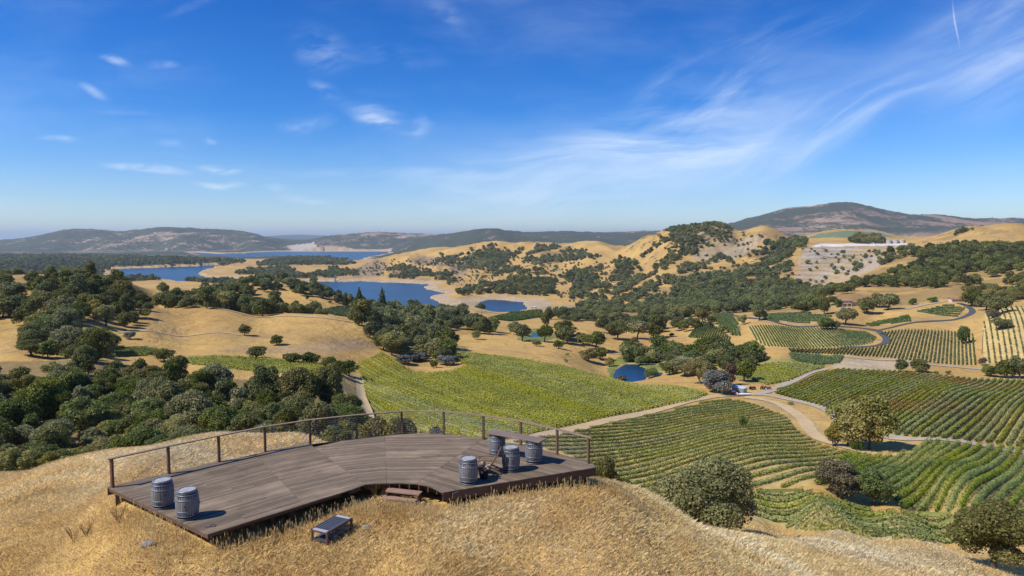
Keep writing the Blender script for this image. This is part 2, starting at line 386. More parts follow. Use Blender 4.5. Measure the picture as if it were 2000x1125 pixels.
for q in ((550,860,-62),(650,850,-70),(750,820,-80),(500,1100,-102),(700,1100,-112),(0,1500,-114),(300,1500,-118),(480,1500,-121),(300,1900,-124),(480,1900,-126),(0,2300,-118),(150,2500,-122)): Z(*q)
# central vineyard and valley
for q in ((700,706,320),(745,690,350),(810,700,355),(810,690,372),(870,686,388),(930,694,378),(1000,702,362),(1100,719,338),(1190,743,312),(1250,757,302),(1300,762,296),
          (720,760,262),(750,785,230),(740,812,205),(860,842,180),(960,850,178),(900,800,222),(900,760,262),(1000,770,258),(1080,834,200),(1100,790,245),(1200,812,232),(1300,790,264),(1380,772,288),
          (1240,766,292),(1300,752,335),(1250,742,385),(1340,760,305),
          (1170,716,440),(1290,700,470),(1230,700,480),(1100,692,430),(1030,690,415),(1060,662,520),(1000,665,500),(1150,642,620),(1000,640,640),(900,640,560),(870,665,470),(900,665,480),(800,650,480),(800,620,640),
          (870,606,860),(905,598,900),(960,609,880),(1000,614,850),(1060,604,960),(1200,626,780),(1250,640,680),(1190,610,920),(1300,614,850),(1100,618,880),(1350,640,640),(1390,606,830),(1240,672,540),(1350,672,520)): P(*q)
for q in ((1200,421,-75.5),(1250,421,-75.5),(1225,400,-75),(1225,445,-75),(800,900,-90),(760,1050,-112),(900,1050,-108),(1050,1120,-118),(1000,1100,-114),(1180,1130,-118),(600,1200,-118),
          (850,1250,-128),(1000,1250,-128),(1150,1250,-127),(700,1250,-128)): Z(*q)
# right: fields, roads, houses
for q in ((1450,850,190),(1350,880,172),(1500,900,152),(1460,955,130),(1600,950,130),(1740,995,120),(1870,1000,118),(1990,1005,118),(1560,1035,108),(1700,1040,110),(1860,1055,112),
          (1640,872,182),(1750,890,172),(1812,862,186),(1900,880,180),(1990,890,178),(1480,765,295),(1440,775,286),(1540,812,240),(1590,850,204),
          (1560,745,325),(1600,726,352),(1510,768,292),(1640,806,242),(1700,800,246),(1745,850,196),(1900,862,192),(1700,760,290),(1850,760,280),(1850,800,232),(1990,800,232),(1700,722,362),(1850,732,345),(1990,744,330),(1940,845,204),
          (1420,752,315),(1480,742,335),(1480,716,400),(1600,714,385),(1400,700,430),(1500,690,430),(1545,690,420),(1650,697,400),(1800,710,378),(1905,714,372),(1990,712,372),
          (1480,668,478),(1560,680,450),(1700,674,440),(1710,652,480),(1600,640,520),(1480,636,540),(1800,648,470),(1900,655,450),(1730,645,492),(1380,658,540),(1380,632,640),(1420,612,760),(1440,650,540),
          (1550,622,590),(1560,604,660),(1640,598,630),(1650,592,640),(1700,628,560),(1780,612,570),(1850,597,600),(1868,587,615),(1890,606,560),(1900,628,500),(1960,600,520),(1990,596,500),(1990,650,420),(1930,640,450),
          (1440,608,780),(1500,610,720)): P(*q)
# right wooded hill, ridge lines behind
for q in ((1560,596,780),(1620,574,800),(1650,558,930),(1700,528,1050),(1740,505,1120),(1790,488,1180),(1850,482,1180),(1920,484,1170),(1990,482,1160),(1760,580,700),(1850,560,760),(1930,590,640),(1990,590,620),(1850,520,980),(1940,540,880),(1760,545,900)): P(*q)
for q in ((1850,478,1400),(1885,466,1420),(1940,452,1420),(1985,447,1420),(1830,464,1750),(1870,450,1750),(1910,445,1750),(1960,452,1750)): P(*q)
for q in ((1700,1350,-30),(1990,1290,-6),(1850,1290,-12)): Z(*q)
# old quarry and plateau
for q in ((1590,545,1250),(1560,560,1180),(1560,520,1350),(1600,500,1450),(1560,482,1600),(1700,484,1580),(1700,500,1430),(1650,478,1700),(1750,478,1700),(1580,474,1800),(1700,473,1850),(1790,473,1850),
          (1575,461,2250),(1620,450,2400),(1680,450,2400),(1740,458,2300),(1800,470,2300)): P(*q)
# the terraced central hill
for q in ((1220,492,2150),(1240,478,2080),(1262,468,2020),(1280,459,2000),(1300,455,1970),(1325,448,1950),(1355,448,1930),(1378,447,1900),(1392,443,1900),(1410,449,1900),(1425,456,1900),(1440,462,1900),(1460,466,1880),(1475,452,1870),(1492,450,1860),(1515,455,1860),(1540,468,1860),
          (1510,500,1620),(1450,500,1680),(1350,490,1760),(1390,470,1820),(1420,490,1740),(1290,500,1820),(1250,510,1870),(1200,560,1560),(1160,600,1330),(1200,600,1300),(1180,582,1420),(1300,540,1520),(1300,580,1330),(1250,590,1290),
          (1400,560,1300),(1500,580,1050),(1480,540,1330),(1420,530,1460),(1350,600,1000),(1450,600,900),(1300,600,1130),(1230,606,1150),
          (1130,560,1750),(1080,540,1950),(1140,530,1900),(1180,510,2050)): P(*q)
# golden hills over the lake
for q in ((720,508,2950),(760,503,2920),(800,497,2900),(850,490,2850),(890,482,2750),(930,479,2700),(1000,479,2650),(1060,480,2600),(1120,479,2550),(1180,480,2450),(1215,486,2350),
          (1000,520,2300),(950,530,2250),(900,540,2260),(900,510,2520),(1000,500,2450),(1000,560,1830),(930,560,1900),(1100,510,2250),(1060,580,1550),(1120,590,1430),(980,580,1600),(1000,540,2050),(820,520,2550),(780,530,2450),(760,515,2750),
          (700,530,2550),(640,535,2500),(600,528,2700),(520,530,2750),(560,518,3050),(480,522,3000),(640,517,3050),(450,530,2700),(560,540,2350)): P(*q)
for q in ((700,3300,-124),(760,3600,-126),(900,3300,-80),(1000,3300,-90),(1100,3300,-90),(1200,3000,-70),(1330,2500,-40),(1450,2600,-40),(1550,2800,-10),(850,4000,-110),(1000,4500,-110),(1200,4500,-100)): Z(*q)
# peninsulas and far shore
for q in ((0,3000,-116),(150,3000,-120),(0,3900,-112),(100,3900,-110),(250,4300,-116),(400,4300,-117),(0,5200,-108),(200,5200,-108),(330,5200,-116),(560,4200,-124),(660,3900,-124),(620,4500,-125),(460,4600,-123),
          (0,6200,-110),(200,6300,-118),(760,5200,-118),(800,6200,-112)): Z(*q)
for q in ((0,474,9000),(40,472,9000),(90,463,8800),(130,456,8700),(190,459,8600),(240,461,8500),(290,455,8400),(330,451,8400),(380,456,8300),(430,463,8200),(480,468,8000),(520,477,7900),(555,487,7700),
          (150,484,7600),(0,487,7500),(300,486,7500),(450,487,7600),(590,474,9500),(620,467,9500),(660,462,9400),(700,459,9300),(750,458,9300),(800,463,9000),(840,464,8600),(780,478,8000),(700,485,7900),
          (800,478,6700),(880,461,6600),(930,454,6500),(965,452,6500),(1000,459,6500),(1050,458,8200),(1100,457,8200),(1160,459,8200),(1210,459,8200),(1280,457,8200),(900,480,5400),(1000,480,5200),(1150,478,5500),
          (1350,455,8500),(1400,450,8200),(1430,444,7600),(1465,434,7200),(1510,420,6900),(1560,410,6700),(1610,405,6600),(1650,402,6500),(1700,407,6600),(1750,418,6700),(1790,422,6800),(1840,424,7200),(1890,433,7400),(1950,431,7600),(1990,432,7800),
          (1560,445,5200),(1650,440,5200),(1750,452,5000),(1800,455,4700),(1850,450,5200),(1990,450,5200)): P(*q)
for q in ((300,12000,-60),(650,12000,-60),(1000,12000,-40),(1300,12000,-40),(1650,9500,120),(1900,10500,60),(0,13000,-90),(1990,16000,40),(1500,15000,30),(1650,3600,0),(1900,3200,-10),(1650,2800,12)): Z(*q)
for q in ((0,471.5,26000),(100,471,26000),(300,470,26000),(430,467,25000),(500,464,24000),(560,459,23000),(610,459,23000),(700,463,23000),(800,460,23000),(900,462,23000),(1100,463,24000),(1400,464,24000),(1990,462,24000),
          (0,472,42000),(500,470,42000),(1000,470,42000),(1990,470,42000)): P(*q)

C = np.array(CP); KU = 4.0
_seen = {}
for r in C: _seen[(round(r[0], 3), round(r[1], 3))] = r
C = np.array(list(_seen.values()))
CX = np.c_[C[:,0] * KU, C[:,1]]; KC = .12
D2 = ((CX[:,None] - CX[None]) ** 2).sum(-1)
A = -np.sqrt(D2 + KC * KC); A[np.diag_indices(len(A))] += .0015
ZS = 1.0 / (20 + np.exp(C[:,1]) * .03)
ONE = np.c_[np.ones(len(C)), CX]
K_ = np.block([[A, ONE], [ONE.T, np.zeros((3, 3))]])
SOL = np.linalg.solve(K_, np.r_[C[:,2], 0, 0, 0])
NU, NV = 761, 1001
UA = np.linspace(-1.15, 1.15, NU); VA = np.linspace(math.log(4.0), math.log(60000.0), NV)
UC = np.linspace(-1.15, 1.15, 381); VC = np.linspace(VA[0], VA[-1], 501)
def rbf(u, v):
    o = np.empty(u.shape)
    for i in range(0, len(u), 4000):
        q = np.c_[u[i:i+4000] * KU, v[i:i+4000]]
        d = (q[:,None,0] - CX[None,:,0]) ** 2 + (q[:,None,1] - CX[None,:,1]) ** 2
        o[i:i+4000] = -np.sqrt(d + KC * KC) @ SOL[:-3] + SOL[-3] + q @ SOL[-2:]
    return o
gu, gv = np.meshgrid(UC, VC); HC = rbf(gu.ravel(), gv.ravel()).reshape(gu.shape)
bl_ = HC.copy(); wgt = (1 - sstep(np.exp(gv) - APEX, 55, 80))
for _ in range(12):                                # calm the near slope
    bl_[1:-1, 1:-1] = (bl_[1:-1, 1:-1] * 2 + bl_[:-2, 1:-1] + bl_[2:, 1:-1] + bl_[1:-1, :-2] + bl_[1:-1, 2:]) / 6
HC = HC * (1 - wgt) + bl_ * wgt
# refine to the mesh grid (every second point is a coarse one)
H = np.empty((NV, NU)); H[::2, ::2] = HC
H[::2, 1::2] = (H[::2, :-1:2] + H[::2, 2::2]) / 2; H[1::2] = (H[:-1:2] + H[2::2]) / 2
GU, GV = np.meshgrid(UA, VA); GY = np.exp(GV) - APEX; GX = GU * (GY + APEX)
GYc = np.maximum(GY, 1)
# relief noise
n_a = fbm(GX, GY, 7, 3, 1) - .5; n_b = fbm(GX, GY, 38, 4, 2) - .5; n_c = fbm(GX, GY, 170, 5, 3) - .5; n_d = fbm(GX, GY, 800, 6, 4) - .5
rid = 1 - np.abs(fbm(GX + GY * .15, GY * .55, 260, 4, 5) * 2 - 1) * 2
H += n_a * .22 * sstep(GYc, 12, 20) * (1 - sstep(GYc, 150, 400)) + n_b * 1.6 * sstep(GYc, 60, 180) + n_c * 12 * sstep(GYc, 600, 1500) * (1 - .8 * sstep(GX / GYc, .38, .42) * sstep(GYc, 1620, 1700) * (1 - sstep(GYc, 2600, 3000)))
hill = sstep(GYc, 1150, 1600) * sstep(H, LAKE + 8, LAKE + 60)
plat = 1 - sstep(GX / GYc, .36, .42) * (1 - sstep(GX / GYc, .56, .62)) * sstep(GYc, 1620, 1700) * (1 - sstep(GYc, 2700, 3200))
hill = hill * plat
H += (rid - .42 + (fbm(GX, GY, 90, 4, 6) - .5) * .9) * (7 + 15 * sstep(GYc, 1500, 2400)) * hill * (1 - sstep(GYc, 3500, 5000)); H += (rid * 26 + n_d * 70) * sstep(GYc, 4300, 6500) * (1 - sstep(GYc, 9500, 14000)) * sstep(H, LAKE + 6, LAKE + 70)
# under the deck the ground keeps clear of the boards
dk = np.hypot(GX + 4.64, GY - 21.5); H = np.where(dk < 13, np.minimum(H, -.22 - .2 * sstep(13 - dk, 1, 4)), H)
# lakes: carve along traced shores
def plane_poly(pts, z, dens=2):
    o = []
    for x, y in pts:
        u, w = px_dir(x, y); Y = (z - CAMZ) / w; o.append((u * Y, Y))
    return o
L_PX = [[(208,527),(250,524),(300,523),(340,521),(400,519),(440,517),(475,516),(480,519),(440,521.5),(420,526),(395,533),(388,537),(402,541),(445,543.5),(480,544),(470,552),(430,555),(350,551),(300,547),(235,539)],
        [(372,493),(430,496),(480,495),(520,492),(570,490.5),(640,489.5),(700,490),(762,490.5),(768,493),(740,498),(715,505),(690,511),(668,506),(630,500),(590,503),(540,501),(480,504),(440,501),(400,500)],
        [(590,551),(640,549.5),(665,551),(700,549),(740,551),(800,553),(842,555),(822,560),(826,566),(850,570),(864,573),(845,577),(838,583),(852,588),(856,598),(840,612),(800,624),(700,612),(600,588),(560,570),(562,556)],
        [(932,590),(965,585.5),(1000,588),(1028,590.5),(1036,596),(1030,606),(960,614),(925,604)]]
LP = [plane_poly(p, LAKE) for p in L_PX]
sel = (GYc > 1000) & (GYc < 9000); sx = GX[sel]; sy = GY[sel]; hz = H[sel]
qx = sx + (fbm(sx, sy, 90, 3, 8) - .5) * 40; qy = sy + (fbm(sx, sy, 90, 3, 9) - .5) * 60      # a wobbly shore
ins = np.zeros(len(sx), bool); d = np.full(len(sx), 1e9)
for p in LP: ins |= in_poly(qx, qy, p); d = np.minimum(d, poly_dist(qx, qy, p))
hz = np.where(ins, np.minimum(hz, LAKE - .4 - np.minimum(d, 60) * .06), np.where(d < 1500, np.maximum(hz, LAKE + .5 + np.minimum(d * .13, 11)), hz))
H[sel] = hz
POND = -74.6
pp = plane_poly([(1196,739),(1205,722),(1222,712),(1243,712),(1262,722),(1272,727),(1296,728),(1290,735),(1265,736),(1258,745),(1225,750),(1195,747)], POND)
pp2 = [(u, v) for u, v in [(px_dir(x, y)[0] * Y, Y) for x, y, Y in ((1034,656,545),(1040,648,575),(1052,648,575),(1056,656,545))]]
def carve(poly, z, reach, slope):
    global H
    cx = np.mean([a for a, b in poly]); cy = np.mean([b for a, b in poly]); s = np.hypot(GX - cx, GY - cy) < reach
    ins = in_poly(GX[s], GY[s], poly); d = poly_dist(GX[s], GY[s], poly); h = H[s]
    H[s] = np.where(ins, np.minimum(h, z - .3 - d * .1), np.where(d < 12, h * (d / 12) + (z + .25 + d * slope) * (1 - d / 12), h))
carve(pp, POND, 90, .2); 
P2Z = float(np.median(H[np.hypot(GX - pp2[0][0], GY - 560) < 20])) - 1.0
carve(pp2, P2Z, 60, .2)

def Hs(X, Y):
    X = np.asarray(X, float); Y = np.asarray(Y, float)
    u, v = key(X, Y); fu = np.clip((u - UA[0]) / (UA[1] - UA[0]), 0, NU - 1.001); fv = np.clip((v - VA[0]) / (VA[1] - VA[0]), 0, NV - 1.001)
    i = fu.astype(int); j = fv.astype(int); a = fu - i; b = fv - j
    return (H[j, i] * (1-a) + H[j, i+1] * a) * (1-b) + (H[j+1, i] * (1-a) + H[j+1, i+1] * a) * b
def hit(px, py, ymin=14.0):
    """where the ray through picture points meets the ground"""
    px = np.atleast_1d(np.asarray(px, float)); py = np.atleast_1d(np.asarray(py, float)); u, w = px_dir(px, py)
    Ys = ymin * 1.0045 ** np.arange(int(math.log(30000 / ymin) / math.log(1.0045)))
    out = np.full(len(px), np.nan)
    for s in range(0, len(px), 400):
        uu = u[s:s+400,None]; ww = w[s:s+400,None]; g = CAMZ + ww * Ys - Hs(uu * Ys, Ys + 0 * uu)
        below = g <= 0; has = below.any(1); k = np.argmax(below, 1); k0 = np.maximum(k - 1, 0); r = np.arange(len(k))
        g0 = g[r, k0]; g1 = g[r, k]; f = np.clip(g0 / np.where(g0 - g1 == 0, 1, g0 - g1), 0, 1)
        out[s:s+400] = np.where(has, Ys[k0] + (Ys[k] - Ys[k0]) * f, np.nan)
    return u * out, out
def proj(X, Y, Zz):
    dz = Zz - CAMZ; yc = Y * math.cos(PITCH) - dz * math.sin(PITCH); zc = Y * math.sin(PITCH) + dz * math.cos(PITCH)
    yc = np.maximum(yc, .1); return 1000 + F0 * X / yc, 562.5 - F0 * zc / yc
def visible(X, Y, Zz, tol=.985):
    u = X / Y; w = (Zz - CAMZ) / Y; ok = np.ones(len(X), bool)
    ks = np.linspace(.05, 1, 160)[:-1]
    for s in range(0, len(X), 2000):
        Yq = np.exp(np.log(15) + (np.log(Y[s:s+2000,None] * tol) - np.log(15)) * ks)
        ok[s:s+2000] = (CAMZ + w[s:s+2000,None] * Yq > Hs(u[s:s+2000,None] * Yq, Yq) - .2).all(1)
    return ok

# ------------------------------------------------------------------ land cover
GXf = GX.ravel(); GYf = GY.ravel(); GHf = H.ravel()
PXg, PYg = proj(GXf, np.maximum(GYf, .5), GHf)
fr = GYf > 2
wob = (fbm(PXg, PYg, 9, 3, 21) - .5) * 5
PXw = np.where(fr, PXg + wob, -1e6); PYw = PYg + (fbm(PXg, PYg, 7, 3, 22) - .5) * 2.2
GOLD = np.array((.54,.35,.118))
cover = np.tile(GOLD, (len(GXf), 1)); wild = np.ones(len(GXf))
hue = fbm(GXf, GYf, 60, 4, 31); cover *= (0.80 + .4 * hue)[:,None]
pur = sstep(fbm(GXf, GYf, 45, 4, 33), .55, .68)[:,None] * .30 * sstep(GYf, 50, 90)[:,None]
cover = cover * (1 - pur) + np.array((.34,.235,.135)) * pur
def paint(poly, col, y0=0, y1=1e9, k=1.0, w=0.0, noise=None):
    s = in_poly(PXw, PYw, poly) & (GYf > y0) & (GYf < y1)
    if noise is not None: s &= fbm(GXf, GYf, noise[0], 4, noise[1]) > noise[2]
    cover[s] = cover[s] * (1 - k) + np.array(col) * k; wild[s] = w
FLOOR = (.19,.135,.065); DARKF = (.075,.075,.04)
WOODS = {   # px polygons of the wooded ground, (y range), spacing m, crown dia range, density threshold
 'ravine': ([(-330,712),(60,705),(200,700),(250,712),(330,722),(400,738),(500,742),(560,760),(640,752),(690,775),(722,800),(735,860),(600,862),(480,845),(350,858),(215,874),(100,905),(0,945),(-330,960)], 62, 232, 6.3, (5.0, 9.5), .22, 'oak'),
 'lefthill': ([(-330,560),(0,545),(60,538),(200,545),(280,565),(300,595),(255,625),(215,640),(200,680),(110,684),(60,650),(40,600),(0,600),(-330,640)], 235, 545, 10.5, (7, 12.5), .33, 'oak'),
 'leftcrest': ([(-330,530),(50,528),(210,535),(300,560),(300,575),(200,560),(0,560),(-330,560)], 380, 620, 11.5, (7, 12), .38, 'oak'),
 'belt': ([(300,560),(360,570),(480,545),(500,575),(540,596),(640,605),(640,612),(560,610),(450,603),(360,597),(300,595)], 430, 720, 10, (8, 13), .3, 'oak'),
 'crestclump': ([(490,540),(560,540),(620,560),(700,590),(740,608),(700,600),(640,572),(600,566),(560,556),(500,556)], 640, 900, 10, (9, 14), .25, 'oak'),
 'centre': ([(690,600),(760,590),(830,600),(900,605),(940,625),(930,650),(880,660),(905,690),(860,690),(760,690),(745,645),(690,628)], 345, 900, 11, (8, 14), .3, 'oak'),
 'valley': ([(940,625),(1000,612),(1060,604),(1180,606),(1180,640),(1120,668),(1030,672),(935,690),(925,655)], 480, 1000, 16, (10, 17), .50, 'oak'),
 'valley_b': ([(1180,628),(1330,622),(1400,612),(1330,650),(1320,664),(1180,668)], 520, 900, 19, (11, 17), .52, 'oak'),
 'screen': ([(1210,672),(1290,668),(1340,682),(1370,668),(1430,662),(1475,680),(1535,688),(1535,706),(1440,708),(1390,700),(1290,694),(1215,688)], 400, 560, 10, (9, 14), .22, 'green'),
 'shore_belt': ([(180,548),(300,540),(420,548),(600,575),(720,600),(860,606),(930,606),(940,598),(860,600),(740,575),(690,565),(590,540),(480,548),(350,535),(200,540)], 950, 2200, 13, (11, 18), .22, 'far'),
 'hill_a': ([(1060,612),(1150,600),(1210,588),(1235,575),(1270,556),(1330,526),(1370,512),(1430,492),(1500,470),(1530,480),(1545,500),(1552,540),(1600,560),(1640,555),(1640,600),(1500,612),(1400,616),(1200,622)], 760, 1900, 11.5, (8, 15), .43, 'far'),
 'hill_b': ([(1560,606),(1560,590),(1650,556),(1700,524),(1760,494),(1800,484),(1850,480),(2330,480),(2330,598),(1985,600),(1930,592),(1850,583),(1760,596),(1690,606),(1620,590)], 630, 1230, 10.5, (8, 15), .40, 'far'),
 'hill_c': ([(1125,600),(1120,560),(1130,525),(1160,520),(1170,555),(1172,588),(1140,604)], 1200, 2300, 11, (8, 15), 0.42, 'far'),
 'hill_d': ([(1185,560),(1200,520),(1235,500),(1262,525),(1240,552),(1200,566)], 1200, 2300, 11, (8, 15), 0.37, 'far'),
 'hill_e': ([(1030,515),(1035,488),(1060,478),(1120,481),(1160,498),(1100,512)], 1800, 2750, 12, (9, 15), 0.37, 'far'),
 'hill_f': ([(855,502),(920,488),(990,480),(1010,505),(1000,528),(930,522),(880,520)], 1800, 2950, 12, (9, 15), 0.40, 'far'),
 'hill_g': ([(755,545),(760,528),(800,520),(826,530),(860,522),(880,545),(830,548),(790,546)], 1900, 2900, 12, (9, 15), 0.40, 'far'),
 'hill_h': ([(865,575),(905,560),(930,545),(990,535),(1040,530),(1080,545),(1075,585),(1020,580),(960,578)], 1350, 2300, 12, (9, 15), 0.38, 'far'),
 'hill_i': ([(1270,500),(1300,470),(1340,455),(1375,468),(1350,500),(1300,520)], 1500, 2100, 12, (8, 14), .38, 'far'),
 'hill_j': ([(1450,520),(1480,490),(1540,470),(1560,470),(1540,500),(1500,530)], 1200, 1900, 12, (8, 14), .42, 'far'),
 'crown_i': ([(1300,446),(1325,436),(1378,430),(1392,424),(1412,432),(1432,446),(1425,475),(1390,480),(1340,465)], 1700, 2100, 10, (5, 10), .42, 'far'),
 'ridge_o': ([(1815,472),(1850,462),(1870,448),(1910,442),(1960,450),(1985,450),(1935,458),(1880,466)], 1500, 1900, 14, (9, 15), .2, 'far'),
 'island': ([(455,528),(560,520),(600,535),(650,520),(700,528),(700,545),(600,545),(480,538)], 2200, 3200, 15, (10, 18), .30, 'far'),
 'island_n': ([(490,515),(560,500),(640,500),(700,512),(640,516),(540,514)], 3000, 4700, 19, (12, 18), .25, 'far'),
 'peninsula': ([(-330,500),(100,496),(300,500),(440,505),(480,508),(440,516),(300,519),(200,524),(190,545),(-330,545)], 2300, 5600, 26, (14, 22), .22, 'far'),
}
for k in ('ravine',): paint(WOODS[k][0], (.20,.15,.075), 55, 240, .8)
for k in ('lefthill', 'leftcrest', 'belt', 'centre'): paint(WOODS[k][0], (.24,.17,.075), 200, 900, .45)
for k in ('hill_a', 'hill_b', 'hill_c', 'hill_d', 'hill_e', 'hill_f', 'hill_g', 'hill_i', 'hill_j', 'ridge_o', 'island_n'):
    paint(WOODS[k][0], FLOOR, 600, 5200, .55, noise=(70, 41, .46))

# old quarry terraces and pale diggings
paint([(1555,545),(1560,500),(1575,480),(1640,476),(1770,478),(1770,500),(1730,512),(1700,530),(1650,556),(1600,566)], (.40,.32,.22), 1000, 1900, .6)
paint([(1565,505),(1575,486),(1640,482),(1690,486),(1640,500),(1600,512)], (.47,.43,.38), 1100, 1900, .6, noise=(40, 51, .42))
paint([(1560,520),(1640,500),(1760,500),(1700,530),(1640,545),(1550,560)], (.42,.38,.34), 1000, 1900, .6, noise=(24, 52, .5))
paint([(1580,480),(1600,476.5),(1700,475),(1780,475),(1770,478),(1720,480),(1640,480.5),(1590,482)], (.74,.71,.67), 1400, 2150, .9)
paint([(1345,500),(1400,482),(1470,460),(1500,458),(1480,480),(1440,505),(1380,515)], (.38,.31,.23), 1300, 2000, .7)
paint([(1305,446),(1330,438),(1392,430),(1425,447),(1440,475),(1400,500),(1330,490)], (.33,.245,.14), 1650, 2100, .75)
scrub = np.zeros(len(GXf))
hz2 = (GYf > 1150) & (GYf < 3400) & (GHf > LAKE + 14) & ~in_poly(PXg, PYg, [(1545,484),(1560,448),(1800,448),(1800,482)]); scrub[hz2] = .335 + .16 * fbm(GXf[hz2], GYf[hz2], 260, 3, 58)
ct = in_poly(PXw, PYw, [(1305,446),(1392,430),(1425,447),(1440,475),(1330,480)]) & (GYf > 1650) & (GYf < 2100); scrub[ct] += .07
paint([(1575,466),(1600,456),(1650,450),(1720,455),(1750,463),(1700,464),(1620,464)], (.13,.21,.12), 1900, 2700, .9)
# terrace banding on the cut slopes
tb = in_poly(PXw, PYw, [(1345,500),(1330,440),(1425,445),(1500,455),(1560,480),(1770,480),(1700,530),(1560,560),(1500,500),(1380,515)]) & (GYf > 1150) & (GYf < 2100)
band = (np.sin(GHf * 2 * np.pi / 6.5 + fbm(GXf, GYf, 60, 3, 55) * 4) > .45)
cover[tb & band] *= .74

for pl in ([(790,510),(830,500),(862,505),(868,520),(830,518)], [(874,522),(900,517),(921,519),(910,538),(885,538)], [(680,530),(740,505),(760,520),(740,540),(690,542)]):
    paint(pl, (.27,.20,.14), 1800, 3200, .8)
# far hills: scrub and rock, laid by noise over the hillsides
far = (GYf > 4300) & (GHf > LAKE + 9)
n1 = fbm(GXf[far], GYf[far], 900, 4, 61, .6); n2 = fbm(GXf[far], GYf[far], 2600, 3, 62)
scrub[far] = .375 + .42 * (n1 * .6 + n2 * .4)
cover[far] = np.array((.44,.31,.22)); wild[far] = .2
mt = far & (PXg > 1400) & (GYf < 9500); scrub[mt] = .30 + .42 * fbm(GXf[mt], GYf[mt], 800, 4, 63, .6)
cover[mt] = np.array((.31,.21,.15))
mz = in_poly(PXg, PYg, [(1530,470),(1560,440),(1600,425),(1620,408),(1650,408),(1640,430),(1700,440),(1780,450),(1800,470)]) & mt; scrub[mz] += .02; cover[mz] = np.array((.40,.28,.19))
pen = in_poly(PXw, PYw, WOODS['peninsula'][0]) & (GYf > 2200) & (GYf < 6500); scrub[pen] = .58 + .2 * (fbm(GXf[pen], GYf[pen], 400, 3, 42) - .5)
vf = GYf > 14000; cover[vf] = (.10,.12,.12); wild[vf] = 0; scrub[vf] = 0
# bare drawdown band round the lake
bl = (GYf > 1050) & (GYf < 9000) & (GHf < LAKE + 7.5 + (fbm(GXf, GYf, 50, 3, 66) - .5) * 5)
nearlake = np.zeros(len(GXf), bool)
ss = np.nonzero(bl)[0]; dd = np.full(len(ss), 1e9)
for p in LP: dd = np.minimum(dd, poly_dist(GXf[ss], GYf[ss], p))
ss = ss[dd < np.where(GYf[ss] > 3000, 240, 42)]
sh = .85 + .3 * fbm(GXf[ss], GYf[ss], 40, 3, 67)[:,None]
cover[ss] = np.array((.45,.34,.21)) * sh; wild[ss] = 0; scrub[ss] = 0
paint([(1050,600),(1100,595),(1180,600),(1195,612),(1130,612),(1060,608)], (.30,.24,.18), 1050, 1500, .7)
paint([(1095,602),(1130,599),(1165,603),(1150,608),(1105,607)], (.07,.09,.05), 1050, 1500, .8)
scrub[in_poly(PXg, PYg, [(575,492),(560,480),(600,476),(612,474),(622,488)]) & (GYf > 5500)] = 0
paint([(575,492),(560,480),(600,476),(612,474),(622,488)], (.50,.44,.36), 5500, 9800, .9)
# green banks, fields under the vines
VG = (.33,.27,.10)
paint([(1196,745),(1185,722),(1200,700),(1215,694),(1310,712),(1300,728),(1262,722),(1235,708),(1212,712),(1200,725),(1200,745)], (.17,.22,.06), 380, 520, .9)
paint([(1210,690),(1330,690),(1400,708),(1340,712),(1260,704)], (.22,.26,.07), 380, 560, .9)
paint([(1020,640),(1070,644),(1090,660),(1060,668),(1010,664)], (.14,.19,.06), 480, 700, .9)
paint([(1300,695),(1545,700),(1620,712),(1560,742),(1480,750),(1430,740),(1400,715)], (.22,.24,.07), 320, 560, .7)
paint([(1473,1036),(1560,1050),(1700,1060),(1870,1078),(1880,1110),(1700,1110),(1560,1090)], (.37,.27,.17), 55, 110, .75)
paint([(1440,775),(1500,775),(1600,830),(1640,868),(1590,850),(1530,805)], (.40,.29,.16), 180, 320, .6)
paint([(1600,700),(1700,702),(1800,712),(1745,722),(1640,724)], (.47,.38,.27), 340, 420, .8)
paint([(640,748),(690,700),(700,725),(712,790),(735,812),(770,850),(730,860)], (.44,.31,.15), 150, 340, .5)
paint([(700,660),(745,680),(640,690),(560,690),(480,690),(420,685),(560,676)], (.32,.23,.15), 280, 400, .6)
VINEY = {}   # name -> (polygon, ymin, ymax, rowdir px a, px b, spacing, height, width, mat, seed gap, floor colour, floor mix)
def vy(name, poly, y0, y1, a, b, s, h, w, mat, gap, fl, k=.8, lab='', curve=0.0): VINEY[name] = (poly, y0, y1, a, b, s, h, w, mat, gap, fl, k, lab, curve)
vy('centre', [(697,712),(745,691),(772,703),(792,722),(830,732),(880,727),(915,716),(885,700),(862,685),(930,693),(1000,701),(1060,710),(1100,718),(1190,742),(1250,756),(1310,757),(1345,762),(1382,771),(1360,781),(1280,798),(1200,812),(1080,838),(1000,858),(930,858),(850,852),(780,838),(737,812),(716,782),(706,742)], 150, 420, (800,735), (960,790), 2.6, 1.45, 1.0, 'vine_yg', .06, (.21,.19,.055), .85, 'yellow-green vines in the broad central vineyard behind the deck')  # floor colour darkened to paint in the shadow lines between rows
vy('sparse', [(1000,864),(1092,850),(1200,826),(1300,805),(1388,783),(1436,781),(1478,792),(1536,815),(1556,842),(1600,868),(1650,884),(1625,915),(1575,948),(1500,956),(1462,955),(1300,972),(1245,966),(1160,915),(1100,885)], 95, 330, (1180,900), (1500,838), 3.5, .80, 1.35, 'vine_ol', .07, (.50,.38,.15), .85, 'gappy olive vines below the dirt track right of the deck')
vy('green', [(1652,885),(1700,892),(1752,893),(1785,882),(1812,862),(1900,872),(2330,886),(2330,1004),(1905,1003),(1870,1001),(1765,999),(1738,962),(1700,930),(1650,935),(1600,948),(1578,948),(1628,915)], 100, 240, (1790,968), (1880,892), 2.1, 1.45, 1.25, 'vine_g', .03, (.34,.29,.11), .8, 'lush green vines in the field at the lower right')
